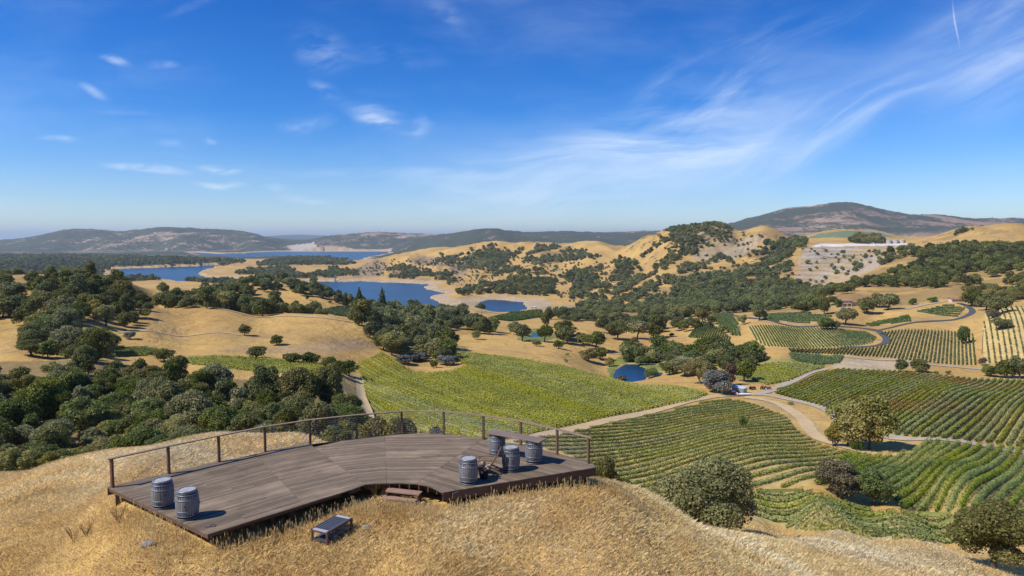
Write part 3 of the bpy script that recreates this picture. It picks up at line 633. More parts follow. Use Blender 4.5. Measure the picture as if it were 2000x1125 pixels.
vy('turning', [(1510,768),(1560,746),(1604,729),(1640,723),(1750,727),(1900,742),(2330,752),(2330,884),(1990,874),(1900,862),(1800,855),(1746,850),(1735,830),(1700,806),(1640,806),(1590,790)], 170, 420, (1740,830), (1838,766), 2.3, 1.4, 1.1, 'vine_mix', .05, (.40,.32,.13), .8, 'yellowing vines on the rise above the lower right field')
vy('upright', [(1716,652),(1745,647),(1790,645),(1850,647),(1906,654),(1905,713),(1860,712),(1800,707),(1745,700),(1700,696),(1640,693),(1545,688),(1540,682),(1640,681),(1705,680),(1735,672),(1742,662)], 350, 560, (1812,650), (1800,704), 1.95, 1.3, .62, 'vine_t', .06, (.50,.375,.16), .85, 'olive vines on the slope right of the winding lane')
vy('pale', [(1920,640),(1925,612),(1950,604),(1962,600),(2330,598),(2330,713),(1925,710),(1917,645)], 330, 560, (1962,640), (1972,700), 2.8, 1.2, .6, 'vine_t', .12, (.62,.46,.19), .95, 'thin vines on pale ground at the right edge')
vy('oval', [(1460,640),(1500,637),(1600,641),(1690,649),(1712,660),(1702,671),(1650,678),(1560,679),(1500,677),(1480,668),(1465,650)], 390, 580, (1556,648), (1580,677), 1.9, 1.2, .65, 'vine_d', .05, (.47,.38,.15), .85, 'green vines in the oval vineyard inside the lane')
vy('wedge', [(1345,658),(1358,637),(1374,628),(1400,640),(1430,662),(1425,666),(1345,660)], 480, 700, (1378,634), (1362,658), 2.0, 1.3, .75, 'vine_d', .04, (.55,.40,.17), .9, 'dark vines in the small wedge block on golden ground')
vy('patch', [(1388,613),(1430,613),(1444,640),(1447,656),(1430,655),(1402,635)], 480, 800, (1420,616), (1440,650), 2.4, 1.5, 1.3, 'vine_d', .0, (.10,.13,.04), .9, 'dense dark green vines beside the wedge block')
vy('terrace', [(1780,612),(1850,595),(1885,603),(1870,620),(1800,612)], 480, 680, (1800,605), (1878,612), 8.0, 1.5, 1.3, 'vine_d', .03, (.50,.37,.16), .85, 'dark vines on the terraces below the far right house')
vy('terrace_b', [(1688,634),(1740,624),(1775,617),(1780,628),(1700,638)], 480, 680, (1700,634), (1770,624), 8.0, 1.5, 1.3, 'vine_d', .03, (.50,.37,.16), .85, 'dark vines on the terraces behind the lane fork')
vy('bench', [(1500,614),(1560,610),(1625,618),(1610,632),(1560,631),(1490,627)], 520, 800, (1510,618), (1600,622), 9, 1.6, 1.6, 'vine_d', .03, (.48,.36,.17), .85, 'dark vines on the bench below the tiled house')
vy('flat', [(1440,718),(1500,712),(1545,710),(1615,716),(1580,728),(1545,744),(1500,752),(1470,742)], 300, 480, (1480,722), (1560,742), 2.7, 1.3, 1.3, 'vine_yg', .02, (.18,.20,.05), .9, 'yellow-green vines on the flat behind the shed')
vy('tri', [(1540,691),(1600,694),(1648,698),(1640,710),(1600,713),(1550,706)], 350, 480, (1560,694), (1600,708), 3.0, 1.4, 1.2, 'vine_d', .05, (.22,.21,.07), .8, 'green vines behind the dark tree screen')
vy('lower', [(1464,962),(1560,957),(1620,975),(1690,994),(1730,1003),(1900,1008),(1890,1055),(1860,1062),(1700,1050),(1560,1036),(1464,1018)], 85, 135, (1480,990), (1860,1035), 3.3, .95, 1.4, 'vine_p', .08, (.46,.36,.16), .85, 'ragged pale vines beside the big oak')
vy('left', [(330,707),(420,699),(520,703),(620,715),(655,722),(600,730),(520,728),(430,718)], 205, 300, (340,708), (600,721), 2.9, 1.5, 1.3, 'vine_yg', .05, (.25,.23,.08), .8, 'yellow-green vines on the strip across the left valley')
vy('left_b', [(90,689),(150,684),(230,680),(300,683),(322,690),(280,697),(130,699)], 220, 310, (100,692), (300,690), 3.4, 1.5, 1.2, 'vine_ol', .05, (.36,.28,.12), .8, 'olive vines in the narrow strip at the far left')
vy('knoll', [(625,608),(660,600),(700,601),(712,612),(690,620),(655,616)], 420, 800, (630,610), (700,606), 2.6, 1.5, 1.4, 'vine_d', .0, (.12,.15,.05), .9, 'dark green vines behind the golden field')
vy('behind', [(1180,624),(1240,618),(1310,615),(1360,612),(1330,624),(1250,630),(1185,632)], 700, 1100, (1190,628), (1230,622), 3.2, 1.5, 1.2, 'vine_d', .03, (.30,.27,.11), .8, 'dark vines behind the valley oaks')
vy('behind_b', [(955,622),(1000,610),(1058,606),(1062,620),(1000,628)], 600, 1100, (960,620), (1050,614), 3.2, 1.5, 1.2, 'vine_d', .03, (.18,.18,.07), .8, 'dark vines near the white-roofed building')
for k_, v_ in VINEY.items(): paint(v_[0], v_[10], v_[1] - 5, v_[2] + 5, v_[11], w=.2)

V = np.stack([GXf, GYf, GHf], 1)
ii = (np.arange(NV - 1)[:,None] * NU + np.arange(NU - 1)[None]).ravel()
Fq = np.stack([ii, ii + 1, ii + NU + 1, ii + NU], 1)
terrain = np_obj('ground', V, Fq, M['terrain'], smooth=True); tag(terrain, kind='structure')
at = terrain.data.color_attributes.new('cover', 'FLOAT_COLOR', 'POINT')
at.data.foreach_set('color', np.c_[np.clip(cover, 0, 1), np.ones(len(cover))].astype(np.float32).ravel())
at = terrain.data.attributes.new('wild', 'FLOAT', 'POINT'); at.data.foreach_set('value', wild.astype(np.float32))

at = terrain.data.attributes.new('scrub', 'FLOAT', 'POINT'); at.data.foreach_set('value', scrub.astype(np.float32))

def sheet(name, poly, z, mat):
    bm = bmesh.new(); bm.faces.new([bm.verts.new((x, y, z)) for x, y in poly]); o = bm_obj(name, bm, mat); tag(o, kind='structure')
    if o.data.polygons[0].normal.z < 0: o.data.flip_normals()
    return o
sheet('lake', [(-5200,1120),(700,1120),(900,7300),(-5200,7300)], LAKE, M['lake'])
def grow(poly, d):
    cx = sum(a for a, b in poly) / len(poly); cy = sum(b for a, b in poly) / len(poly)
    return [(x + (x - cx) / math.hypot(x - cx, y - cy) * d, y + (y - cy) / math.hypot(x - cx, y - cy) * d) for x, y in poly]
sheet('pond', grow(pp, 1.5), POND, M['pond'])
sheet('pond', grow(pp2, 1.5), P2Z, M['pond'])

def ribbon(name, pts, width, mat, y0=60, lift=.12, steps=2.5):
    xs, ys = hit([p[0] for p in pts], [p[1] for p in pts], y0); ok = ~np.isnan(ys); xs = xs[ok]; ys = ys[ok]
    Q = [Vector((x, y, 0)) for x, y in zip(xs, ys)]; out = []
    for i in range(len(Q) - 1):                                     # catmull-rom
        p0 = Q[max(i-1, 0)]; p1 = Q[i]; p2 = Q[i+1]; p3 = Q[min(i+2, len(Q)-1)]; n = max(2, int((p2 - p1).length / steps))
        for k in range(n):
            t = k / n; out.append(.5 * ((2*p1) + (p2-p0)*t + (2*p0-5*p1+4*p2-p3)*t*t + (3*p1-p0-3*p2+p3)*t**3))
    out.append(Q[-1]); n = len(out); VV = []; a = np.array([(p.x, p.y) for p in out]); d = np.gradient(a, axis=0); d /= np.linalg.norm(d, axis=1)[:,None] + 1e-9
    nr = np.c_[-d[:,1], d[:,0]]; wv = width * (1 + .18 * (vnoise(a[:,0] / 9, a[:,1] / 9) - .5))
    rows = []
    for f in (-.5, -.17, .17, .5):
        q = a + nr * (wv * f)[:,None]; rows.append(np.c_[q, Hs(q[:,0], q[:,1])])
    RR = np.stack(rows, 1); RR[:,:,2] = np.maximum(RR[:,:,2], RR[:,:,2].mean(1)[:,None] - .3) + lift + .0004 * a[:,1][:,None]
    VV = RR.reshape(-1, 3); i4 = (np.arange(n-1)[:,None] * 4 + np.arange(3)[None]).ravel()
    o = np_obj(name, VV, np.stack([i4, i4+1, i4+5, i4+4], 1), mat); tag(o, kind='structure'); return o
ribbon('dirt_track', [(960,878),(1020,862),(1090,844),(1200,819),(1300,797),(1386,776),(1440,773),(1470,771)], 4.6, M['dirt'])
ribbon('dirt_track', [(1455,776),(1500,783),(1535,796),(1568,820),(1588,848),(1635,868),(1690,884),(1760,890)], 4.2, M['dirt'])
ribbon('gravel_road', [(1470,770),(1520,776),(1570,786),(1620,802),(1655,826),(1700,846),(1750,856),(1800,858),(1900,867),(2050,886)], 4.6, M['road'])
ribbon('gravel_road', [(1465,772),(1500,765),(1535,750),(1562,738),(1590,726),(1615,721)], 4.5, M['road'])
ribbon('gravel_road', [(1545,697),(1640,699),(1720,703),(1800,710),(1900,720),(2050,730)], 4.5, M['road'])
ribbon('lane', [(1350,602),(1400,606),(1450,620),(1520,631),(1600,637),(1680,641),(1712,646),(1724,654),(1732,664),(1724,672),(1700,677),(1640,680)], 4.6, M['asphalt'])
ribbon('lane', [(1712,646),(1740,640),(1765,634),(1830,627),(1875,622),(1898,611),(1893,601),(1872,592)], 4.6, M['asphalt'])
ribbon('driveway', [(1440,608),(1500,609),(1550,603),(1600,596),(1640,594)], 4.2, M['road'])
ribbon('driveway', [(1740,606),(1770,604),(1810,595),(1850,588)], 4.0, M['road'])
ribbon('farm_track', [(338,590),(362,597),(450,607),(560,617),(640,622),(740,636)], 3.6, M['dirt'])
ribbon('farm_track', [(1195,690),(1240,696),(1290,707),(1330,712)], 4, M['road'])
ribbon('gravel_road', [(700,738),(704,752),(706,775),(716,800),(722,820)], 3.2, M['dirt'])
ribbon('driveway', [(905,596),(925,602),(950,609),(985,613),(1010,612)], 4.0, M['road'])
ribbon('farm_track', [(230,650),(300,648),(420,650),(470,656)], 1.6, M['dirt'])
# ------------------------------------------------------------------ leaf card generators
def leaf_quads(P0, N, size, r, stretch=1.0):
    """quads at P0 facing N (jittered); returns V, F"""
    n = len(P0); t = r.normal(size=(n, 3)); N = N / (np.linalg.norm(N, axis=1)[:,None] + 1e-9)
    a = np.cross(N, t); a /= np.linalg.norm(a, axis=1)[:,None] + 1e-9; b = np.cross(N, a)
    sz = np.asarray(size).reshape(-1, 1) * (.7 + .6 * r.random((n, 1)))
    a = a * sz * .5 * stretch; b = b * sz * .5
    V = np.stack([P0 - a - b * .6, P0 + a * .6 - b, P0 + a + b * .6, P0 - a * .6 + b], 1).reshape(-1, 3)
    return V, np.arange(4 * n).reshape(n, 4)
def crown_cloud(r, nleaf, size, nl=18, lobe=(.15, .24), flat=.85, droop=0.0, shape='oak', open_=0.0):
    """leaf cards of a crown in a unit box: diameter 1, z from about .12 to 1"""
    cs = []; rs = []
    for i in range(nl):
        if shape == 'oak':
            th = r.random() * 2 * np.pi; el = np.arcsin(r.uniform(-.8, 1.0)); R_ = r.uniform(.55, 1.0) if i > 2 else .25
            c = np.array([np.cos(th) * np.cos(el) * .34 * R_, np.sin(th) * np.cos(el) * .34 * R_, (.50 + np.sin(el) * .33 * R_)])
            rr = r.uniform(*lobe)
        elif shape == 'tall':
            th = r.random() * 2 * np.pi; z = r.uniform(.2, .86); w = .30 * math.sin(math.pi * (z * .85 + .1)) * r.uniform(.3, 1.1)
            c = np.array([np.cos(th) * w, np.sin(th) * w, z]); rr = r.uniform(.12, .2)
        elif shape == 'cone':
            z = (i + .5) / nl; th = i * 2.4; w = (1 - z) * .26
            c = np.array([np.cos(th) * w, np.sin(th) * w, .12 + z * .82]); rr = .05 + (1 - z) * .20
        else:                                                                       # low bush
            th = r.random() * 2 * np.pi; R_ = r.random() ** .5 * .34
            c = np.array([np.cos(th) * R_, np.sin(th) * R_, r.uniform(.25, .68)]); rr = r.uniform(*lobe)
        cs.append(c); rs.append(rr)
    cs = np.array(cs); rs = np.array(rs); w = rs ** 2 / (rs ** 2).sum()
    P0 = []; N0 = []; need = nleaf; tries = 0
    while need > 0 and tries < 8:
        k = r.choice(nl, size=need * 2, p=w); d = r.normal(size=(len(k), 3)); d /= np.linalg.norm(d, axis=1)[:,None]
        d[:,2] = np.where(r.random(len(k)) < .45, np.abs(d[:,2]), d[:,2])
        rad = rs[k] * (1.05 - .45 * r.random(len(k)) ** 2); p = cs[k] + d * rad[:,None] * np.array([1, 1, flat])
        q = np.linalg.norm((p[:,None] - cs[None]) / np.array([1, 1, flat]), axis=2) / rs[None]; q[np.arange(len(k)), k] = 9
        ok = (q.min(1) > .62) & (p[:,2] > .04); p = p[ok][:need]; d = d[ok][:need]; P0.append(p); N0.append(d); need -= len(p); tries += 1
    P0 = np.concatenate(P0); N0 = np.concatenate(N0) * .75 + r.normal(size=P0.shape) * .6
    P0 += (r.normal(size=P0.shape)) * size * .35
    V, Fq = leaf_quads(P0, N0, size, r)
    V[:,2] = np.maximum(V[:,2], .03)
    return V, Fq, cs, rs
def trunk_mesh(name, cs, seed, fat=.035, base=.06, seg=6, nb=7):
    r = random.Random(seed); bm = bmesh.new(); top = Vector((r.uniform(-.03, .03), r.uniform(-.03, .03), base + .12))
    tube(bm, [(0, 0, -.06), (0, 0, .02), top * .5, top], [fat * 1.5, fat * 1.15, fat, fat * .85], seg)
    for c in sorted(cs.tolist(), key=lambda q: -q[2])[:nb]:
        c = Vector(c); mid = top.lerp(c, .5) + Vector((r.uniform(-.04, .04), r.uniform(-.04, .04), -.03))
        tube(bm, [top - Vector((0, 0, .02)), mid, c], [fat * .6, fat * .35, fat * .12], 4)
    me = bpy.data.meshes.new(name); bm.to_mesh(me); bm.free(); me.materials.append(M['bark'])
    me.polygons.foreach_set('use_smooth', np.ones(len(me.polygons), dtype=bool)); return me

PROTO = {}   # (kind, lod) -> list of (crown V, F, trunk mesh)
SPEC = {'oak': dict(shape='oak', nl=20), 'round': dict(shape='oak', nl=30, lobe=(.13, .19)), 'tall': dict(shape='tall', nl=24), 'cone': dict(shape='cone', nl=26),
        'bush': dict(shape='bush', nl=12, lobe=(.14, .24)), 'open': dict(shape='oak', nl=14, lobe=(.11, .19))}
LODS = ((26000, .0195, 2), (9000, .032, 3), (2600, .056, 4), (520, .12, 4))
def proto(kind, lod):
    if (kind, lod) not in PROTO:
        out = []
        for v in range(LODS[lod][2]):
            r = np.random.default_rng(100 * lod + v + sum(map(ord, kind)) * 7); n, s, _ = LODS[lod]
            if kind == 'open': n = int(n * .6)
            Vc, Fc, cs, rs = crown_cloud(r, n, s, **SPEC[kind]); out.append((Vc, Fc, trunk_mesh('trunk', cs, v, fat=.022 if kind in ('tall', 'cone') else .033)))
        PROTO[(kind, lod)] = out
    return PROTO[(kind, lod)]
CROWN_ME = {}
def crown_me(kind, lod, v, mat):
    k = (kind, lod, v, mat)
    if k not in CROWN_ME:
        Vc, Fc, _ = proto(kind, lod)[v]; me = np_mesh('crown', Vc, Fc); me.materials.append(M[mat]); CROWN_ME[k] = me
    return CROWN_ME[k]

# ------------------------------------------------------------------ tree list
TREES = []   # dict(x,y,z,dia,h,kind,mat,label,group,name,named)
def tree_at(px, py, wpx, hpx=None, kind='oak', mat='oak', label=None, Y=None, name='oak_tree', y0=60, cat='tree', sink=.0):
    if Y is None:
        x, y = hit(px, py, y0); x = float(x[0]); y = float(y[0])
    else: x = px_dir(px, 466)[0] * Y; y = Y
    if not y == y: return
    z = float(Hs(x, y)); dia = wpx * math.hypot(y, 9 - z) / F0; h = (hpx or wpx * .82) * math.hypot(y, 9 - z) / F0
    TREES.append(dict(x=x, y=y, z=z - sink, dia=dia, h=h, kind=kind, mat=mat, label=label, name=name, cat=cat, named=True))
T = tree_at
# hand placed, near to far
T(1384, 0, 208, 168, 'round', 'oakgrey', 'large dome-shaped grey-green oak growing below the grassy slope right of the deck', Y=98)
T(1972, 0, 165, 128, 'round', 'oakgrey', 'big grey-green oak cut by the right edge at the bottom corner', Y=88)
T(1212, 0, 62, 92, 'bush', 'oakgreen', 'low green bush just beyond the right corner of the deck', Y=46, name='bush', cat='bush')
T(1187, 0, 52, 98, 'bush', 'oakgrey', 'small grey-green bush nearest the right corner of the deck', Y=42, name='bush', cat='bush')
T(1236, 0, 60, 74, 'bush', 'oakgreen', 'low bush lower down the slope from the deck corner', Y=50, name='bush', cat='bush')
T(1637, 966, 92, 66, 'oak', 'brownleaf', 'brownish oak standing left of the green one among the lower vines')
T(1706, 986, 84, 74, 'round', 'oakgreen', 'rounded green oak right of the brownish one among the lower vines')
T(1655, 872, 88, 92, 'tall', 'oakolive', 'loose olive-green tree, left of the tall pair by the gravel road')
T(1698, 878, 96, 108, 'tall', 'oakolive', 'tallest olive-brown tree, right of the pair by the gravel road')
T(1626, 872, 40, 46, 'tall', 'oakolive', 'slim pale tree at the left foot of the tall pair by the gravel road')
T(1675, 880, 24, 20, 'bush', 'bright', 'bright green bush at the foot of the tall pair of trees', name='bush', cat='bush')
T(1451, 832, 22, 20, 'oak', 'oakgreen', 'lone small tree standing among the gappy olive vines')
T(1545, 790, 12, 6, 'bush', 'oakolive', 'tiny bush in the fork of the two dirt tracks', name='bush', cat='bush')
T(1395, 768, 70, 52, 'bush', 'deadgrey', 'bare grey thicket left of the small metal shed', name='thicket', cat='thicket')
T(1368, 750, 66, 54, 'oak', 'oakgrey', 'grey-green oak rising behind the bare thicket')
T(1336, 735, 66, 42, 'oak', 'oakgrey', 'spreading grey-green oak between the pond and the bare thicket')
T(1308, 732, 40, 30, 'oak', 'oak', 'dark oak closest to the pond on its right bank')
T(1425, 752, 34, 42, 'tall', 'rust', 'rust-brown dying tree behind the metal shed')
T(1452, 745, 48, 44, 'oak', 'oakgreen', 'dark oak behind and right of the metal shed')
T(1420, 730, 54, 40, 'oak', 'oak', 'dark oak behind the rust-brown tree')
T(1190, 716, 20, 18, 'oak', 'oakolive', 'small tree on the left bank of the pond')
T(1275, 737, 30, 22, 'bush', 'oakgreen', 'round bush on the right bank of the pond', name='bush', cat='bush')
T(1262, 712, 24, 18, 'tall', 'bright', 'bright willow on the far bank of the pond', name='willow_tree')
T(1215, 745, 20, 14, 'bush', 'brownleaf', 'brown bush on the near bank of the pond', name='bush', cat='bush')
T(1150, 706, 36, 26, 'oak', 'oakgrey', 'grey-green oak left of the two on the slope above the pond')
T(1172, 702, 34, 26, 'oak', 'oak', 'dark oak right of the two on the slope above the pond')
T(1105, 708, 9, 9, 'bush', 'oakolive', 'small bush on the brown slope above the central vineyard', name='bush', cat='bush')
T(1108, 694, 8, 6, 'bush', 'oakolive', 'tiny bush higher on the brown slope above the central vineyard', name='bush', cat='bush')
T(1091, 681, 26, 18, 'oak', 'oakgreen', 'lone dark oak on the crest of the brown knoll')
T(1163, 684, 42, 38, 'oak', 'oakgreen', 'upright green oak beside the bend of the valley track')
T(1048, 676, 22, 14, 'oak', 'oakgreen', 'small oak in front of the second pond')
T(1020, 666, 40, 34, 'oak', 'oak', 'broad oak on the left side of the second pond')
T(1064, 668, 34, 34, 'oak', 'oakgreen', 'upright oak on the right side of the second pond')
T(1068, 640, 30, 42, 'tall', 'oak', 'tall dark oak behind the second pond')
T(1104, 662, 50, 40, 'oak', 'oak', 'wide dark oak right of the second pond')
T(1126, 664, 22, 18, 'bush', 'oakgreen', 'low bush at the foot of the wide dark oak', name='bush', cat='bush')
T(1205, 664, 56, 40, 'oak', 'oak', 'leftmost of the three big oaks before the golden patch')
T(1245, 662, 44, 38, 'oak', 'oakgrey', 'middle one of the three big oaks before the golden patch')
T(1280, 660, 46, 46, 'tall', 'oak', 'tallest and rightmost of the three big oaks before the golden patch')
T(1326, 642, 32, 24, 'oak', 'brownleaf', 'lone oak left of the wedge vineyard')
T(1372, 628, 30, 26, 'oak', 'oak', 'dark oak standing at the top of the wedge vineyard')
T(1313, 657, 12, 8, 'bush', 'rust', 'small rusty bush left of the wedge vineyard', name='bush', cat='bush')
T(1483, 626, 34, 34, 'round', 'oak', 'rounded dark oak above the lane left of the vine bench')
T(1612, 644, 34, 26, 'oak', 'oakgreen', 'spreading oak on the upper rim of the oval vineyard')
T(1632, 643, 22, 18, 'oak', 'oak', 'smaller oak right of the spreading one on the rim of the oval vineyard')
T(1652, 634, 44, 34, 'oak', 'oakgrey', 'broad oak between the oval vineyard and the tiled house')
T(1582, 606, 30, 32, 'oak', 'oakgreen', 'left one of two dark oaks left of the tiled house')
T(1610, 614, 28, 36, 'tall', 'oak', 'right one of two dark oaks left of the tiled house')
T(1636, 600, 16, 18, 'bush', 'bright', 'bright green tree beside the tiled house', name='garden_tree')
T(1692, 612, 44, 34, 'oak', 'oak', 'dark oak right of the tiled house')
T(1735, 606, 40, 34, 'oak', 'oak', 'dark oak between the two houses, at the foot of the wood')
T(1712, 600, 34, 30, 'oak', 'oakgrey', 'greyer oak tucked behind the pair right of the tiled house')
T(1601, 582, 14, 11, 'oak', 'oak', 'lone round oak on the golden knoll above the tiled house')
T(1783, 595, 16, 14, 'bush', 'bright', 'left one of two bright garden trees before the far right house', name='garden_tree')
T(1822, 590, 18, 12, 'bush', 'bright', 'right one of two bright garden trees before the far right house', name='garden_tree')
T(1882, 672, 28, 36, 'tall', 'oakgreen', 'lone dark tree standing inside the upright vine rows')
T(1760, 726, 28, 27, 'round', 'oak', 'left one of two round trees behind the yellowing vineyard')
T(1796, 727, 42, 28, 'round', 'oak', 'right and wider one of two round trees behind the yellowing vineyard')
T(1828, 731, 10, 8, 'bush', 'oakgreen', 'left one of the two tiny trees right of the round pair', name='bush', cat='bush')
T(1852, 731, 10, 9, 'bush', 'oakgreen', 'right one of the two tiny trees right of the round pair', name='bush', cat='bush')
T(1919, 714, 16, 18, 'open', 'brownleaf', 'thin leafless tree at the lower corner of the pale vine rows')
T(1935, 735, 38, 24, 'round', 'oakgreen', 'low dark tree at the left end of the right-edge clump')
T(1965, 738, 40, 38, 'round', 'oak', 'middle tree of the dark clump at the right edge')
T(1992, 740, 48, 50, 'round', 'oak', 'tallest tree of the dark clump at the right edge')
T(1897, 598, 44, 34, 'oak', 'oak', 'left oak of the clump right of the far right house')
T(1925, 606, 48, 34, 'oak', 'oak', 'middle oak of the clump right of the far right house')
T(1948, 616, 50, 40, 'oak', 'oakgrey', 'large oak at the head of the pale vine rows')
T(1938, 622, 24, 20, 'oak', 'brownleaf', 'brown-leaved tree under the large oak at the head of the pale rows')
T(1956, 643, 40, 26, 'round', 'oakgrey', 'lowest grey oak of the clump above the pale vine rows')
T(478, 655, 27, 24, 'round', 'oak', 'round dark shrub alone on the golden field', name='shrub', cat='shrub')
T(540, 674, 28, 22, 'round', 'oak', 'second shrub, low on the golden field, right of the first', name='shrub', cat='shrub')
T(255, 662, 24, 16, 'bush', 'deadgrey', 'grey dry brush patch at the left of the golden field', name='brush', cat='brush')
T(502, 702, 46, 26, 'oak', 'oak', 'spreading oak on the lower rim of the golden field')
T(572, 712, 44, 24, 'oak', 'oak', 'left one of two low oaks beside the strip of vines')
T(606, 713, 42, 26, 'oak', 'oakgreen', 'right one of two low oaks beside the strip of vines')
T(648, 726, 42, 30, 'oak', 'oak', 'oak at the left corner of the central vineyard')
T(682, 734, 44, 34, 'oak', 'oakgreen', 'oak overhanging the top of the gravel road by the central vineyard')
T(322, 706, 46, 26, 'oak', 'oak', 'low oak between the two strips of vines on the left')
T(165, 706, 38, 34, 'oak', 'oakgreen', 'dark oak standing in the far left strip of vines')
T(62, 694, 62, 32, 'oak', 'oak', 'wide low oak on the golden ridge at the far left')
T(790, 710, 40, 22, 'bush', 'deadgrey', 'left part of the bare grey brush on the bump in the central vineyard', name='brush', cat='brush')
T(815, 706, 48, 20, 'bush', 'deadgrey', 'middle of the bare grey brush on the bump in the central vineyard', name='brush', cat='brush')
T(872, 712, 42, 22, 'bush', 'deadgrey', 'right part of the bare grey brush on the bump in the central vineyard', name='brush', cat='brush')
T(850, 702, 16, 16, 'oak', 'oakgreen', 'upper small green tree amid the grey brush')
T(847, 719, 16, 18, 'oak', 'oakgreen', 'lower small green tree amid the grey brush')
T(747, 612, 20, 52, 'cone', 'pine', 'tallest pointed pine standing above the lake', name='pine_tree')
T(702, 606, 22, 46, 'cone', 'pine', 'pine with a broad top left of the tallest one', name='pine_tree')
T(675, 598, 14, 28, 'cone', 'pine', 'small pine at the left end of the pines above the lake', name='pine_tree')
T(600, 586, 9, 11, 'oak', 'oak', 'upright shrub on the second golden hill', name='shrub', cat='shrub')
T(612, 573, 12, 8, 'bush', 'oak', 'shrub near the top of the second golden hill', name='shrub', cat='shrub')
T(583, 571, 28, 6, 'bush', 'oak', 'long low brush near the top of the second golden hill', name='brush', cat='brush')
T(645, 592, 8, 6, 'bush', 'brownleaf', 'tiny shrub on the right flank of the second golden hill', name='shrub', cat='shrub')
T(770, 0, 92, 138, 'oak', 'oakgrey', 'grey open-crowned tree behind the middle of the railing', Y=45)
T(858, 0, 74, 122, 'bush', 'deadgrey', 'grey brush showing under the rail behind the middle of the deck', Y=42, name='brush', cat='brush')
T(905, 0, 80, 112, 'bush', 'deadgrey', 'grey brush showing through the cables right of the middle', Y=42, name='brush', cat='brush')
T(728, 0, 86, 128, 'bush', 'oakgrey', 'grey-green brush showing under the rail left of the middle', Y=45, name='brush', cat='brush')

# woods: trees scattered over the traced wooded ground
SEPS = []
def scatter(key_, poly, y0, y1, sp, dr, thr, mat):
    r = np.random.default_rng(sum(map(ord, key_)))
    jt = 2.2 if 'singles' in key_ else 1.05
    us = [px_dir(p[0], 466)[0] for p in poly]; u0, u1 = min(us) - .02, max(us) + .02
    xa, xb = min(u0 * y0, u0 * y1), max(u1 * y0, u1 * y1)
    gx, gy = np.meshgrid(np.arange(xa, xb, sp), np.arange(y0, y1, sp)); gx = gx.ravel() + r.uniform(-.5, .5, gx.size) * sp * jt; gy = gy.ravel() + r.uniform(-.5, .5, gy.size) * sp * jt
    k = (gx / gy > u0) & (gx / gy < u1); gx = gx[k]; gy = gy[k]; z = Hs(gx, gy); qx, qy = proj(gx, gy, z + .62 * (dr[0] + dr[1]) / 2)
    nz = fbm(gx, gy, sp * 7, 3, 71)
    # stay out of water and clear of the shore
    wx = (fbm(gx, gy, sp * 9, 4, 75, .65) - .5) * (110 if mat == 'far' else 40); wy = (fbm(gx, gy, sp * 9, 4, 76, .65) - .5) * (46 if mat == 'far' else 16)
    if key_ in ('peninsula', 'island', 'island_n', 'crown_i', 'ridge_o', 'shore_belt') or 'fie' in key_ or 'plat' in key_: wx = wx * .25; wy = wy * .15
    k = in_poly(qx + wx, qy + wy, poly) & (nz > thr) & (z > LAKE + 8.5); gx = gx[k]; gy = gy[k]; z = z[k]
    k = visible(gx, gy, z + 8); gx = gx[k]; gy = gy[k]; z = z[k]
    for x, y, zz in zip(gx, gy, z):
        d = r.uniform(*dr) * (.75 + .5 * r.random()); u = r.random()
        if key_ == 'ravine': d *= min(1, max(.55, y / 150))
        m_ = mat; kd = 'oak'
        if mat == 'oak': m_ = 'oak' if u < .38 else 'oakgreen' if u < .66 else 'oakgrey' if u < .9 else 'oakolive'; kd = ('oak', 'round', 'oak', 'tall')[r.integers(4)] if u < .93 else 'open'
        if mat == 'green': m_ = 'oakgreen' if u < .6 else 'oak'; kd = 'round'
        if mat == 'far': m_ = 'far'
        TREES.append(dict(x=x, y=y, z=zz - .2, dia=d, h=d * r.uniform(.72, .98) * (1.25 if kd == 'tall' else 1), kind=kd, mat=m_, label=None, name='oak_tree', cat='tree', named=False, wood=key_))
for k_, v_ in WOODS.items(): scatter(k_, *v_)
# singles on the open golden slopes
scatter('singles_a', [(850,505),(930,480),(1215,486),(1300,450),(1425,445),(1560,480),(1560,600),(1150,600),(1060,590),(860,540)], 1200, 2900, 27, (3.5, 10), .44, 'far')
scatter('singles_b', [(640,540),(740,505),(860,495),(860,545),(740,545)], 1900, 3100, 27, (4, 11), .42, 'far')
scatter('singles_c', [(1560,470),(1770,476),(1700,530),(1600,566),(1550,556)], 1150, 1900, 34, (4, 11), .56, 'far')
scatter('singles_d', [(1180,622),(1460,612),(1460,700),(1300,668),(1180,668)], 480, 900, 38, (7, 11), .58, 'oak')
scatter('field_edge', [(1660,464),(1672,456),(1725,460),(1722,470),(1680,470)], 1700, 2300, 14, (13, 18), .1, 'far')
scatter('plateau', [(1540,478),(1552,460),(1576,462),(1574,476)], 1500, 2100, 14, (12, 16), .1, 'far')

NFAR = 0
ta = {k: np.array([t[k] for t in TREES]) for k in ('x', 'y', 'z', 'dia', 'h')}
qx, qy = proj(ta['x'], ta['y'], ta['z'] + ta['h'] * .5); dist = np.hypot(ta['y'], ta['z'] - 9); app = ta['dia'] / dist
inside = (qx > -25) & (qx < 2025) & (qy < 1160)
vis_ = visible(ta['x'], ta['y'], ta['z'] + ta['h'] * .75, .97)
for t_, a_, i_, v_ in zip(TREES, app, inside, vis_): t_['app'] = a_; t_['ok'] = bool(i_ and v_); t_['seen'] = bool(v_)
cand = sorted([t for t in TREES if not t['named'] and t['ok'] and t['y'] < 1000], key=lambda t: -t['app'])
named = [t for t in TREES if t['named']]
n_ind = 296 - sum(t['name'] == 'oak_tree' for t in named)
indiv = cand[:n_ind]; rest = [t for t in TREES if not t['named'] and t not in indiv] if False else None
ids = {id(t) for t in indiv}; rest = [t for t in TREES if not t['named'] and id(t) not in ids]
TONE = {'oak': 'dark green', 'oakgreen': 'fresh green', 'oakgrey': 'grey-green', 'oakolive': 'olive', 'brownleaf': 'brownish', 'far': 'dark'}
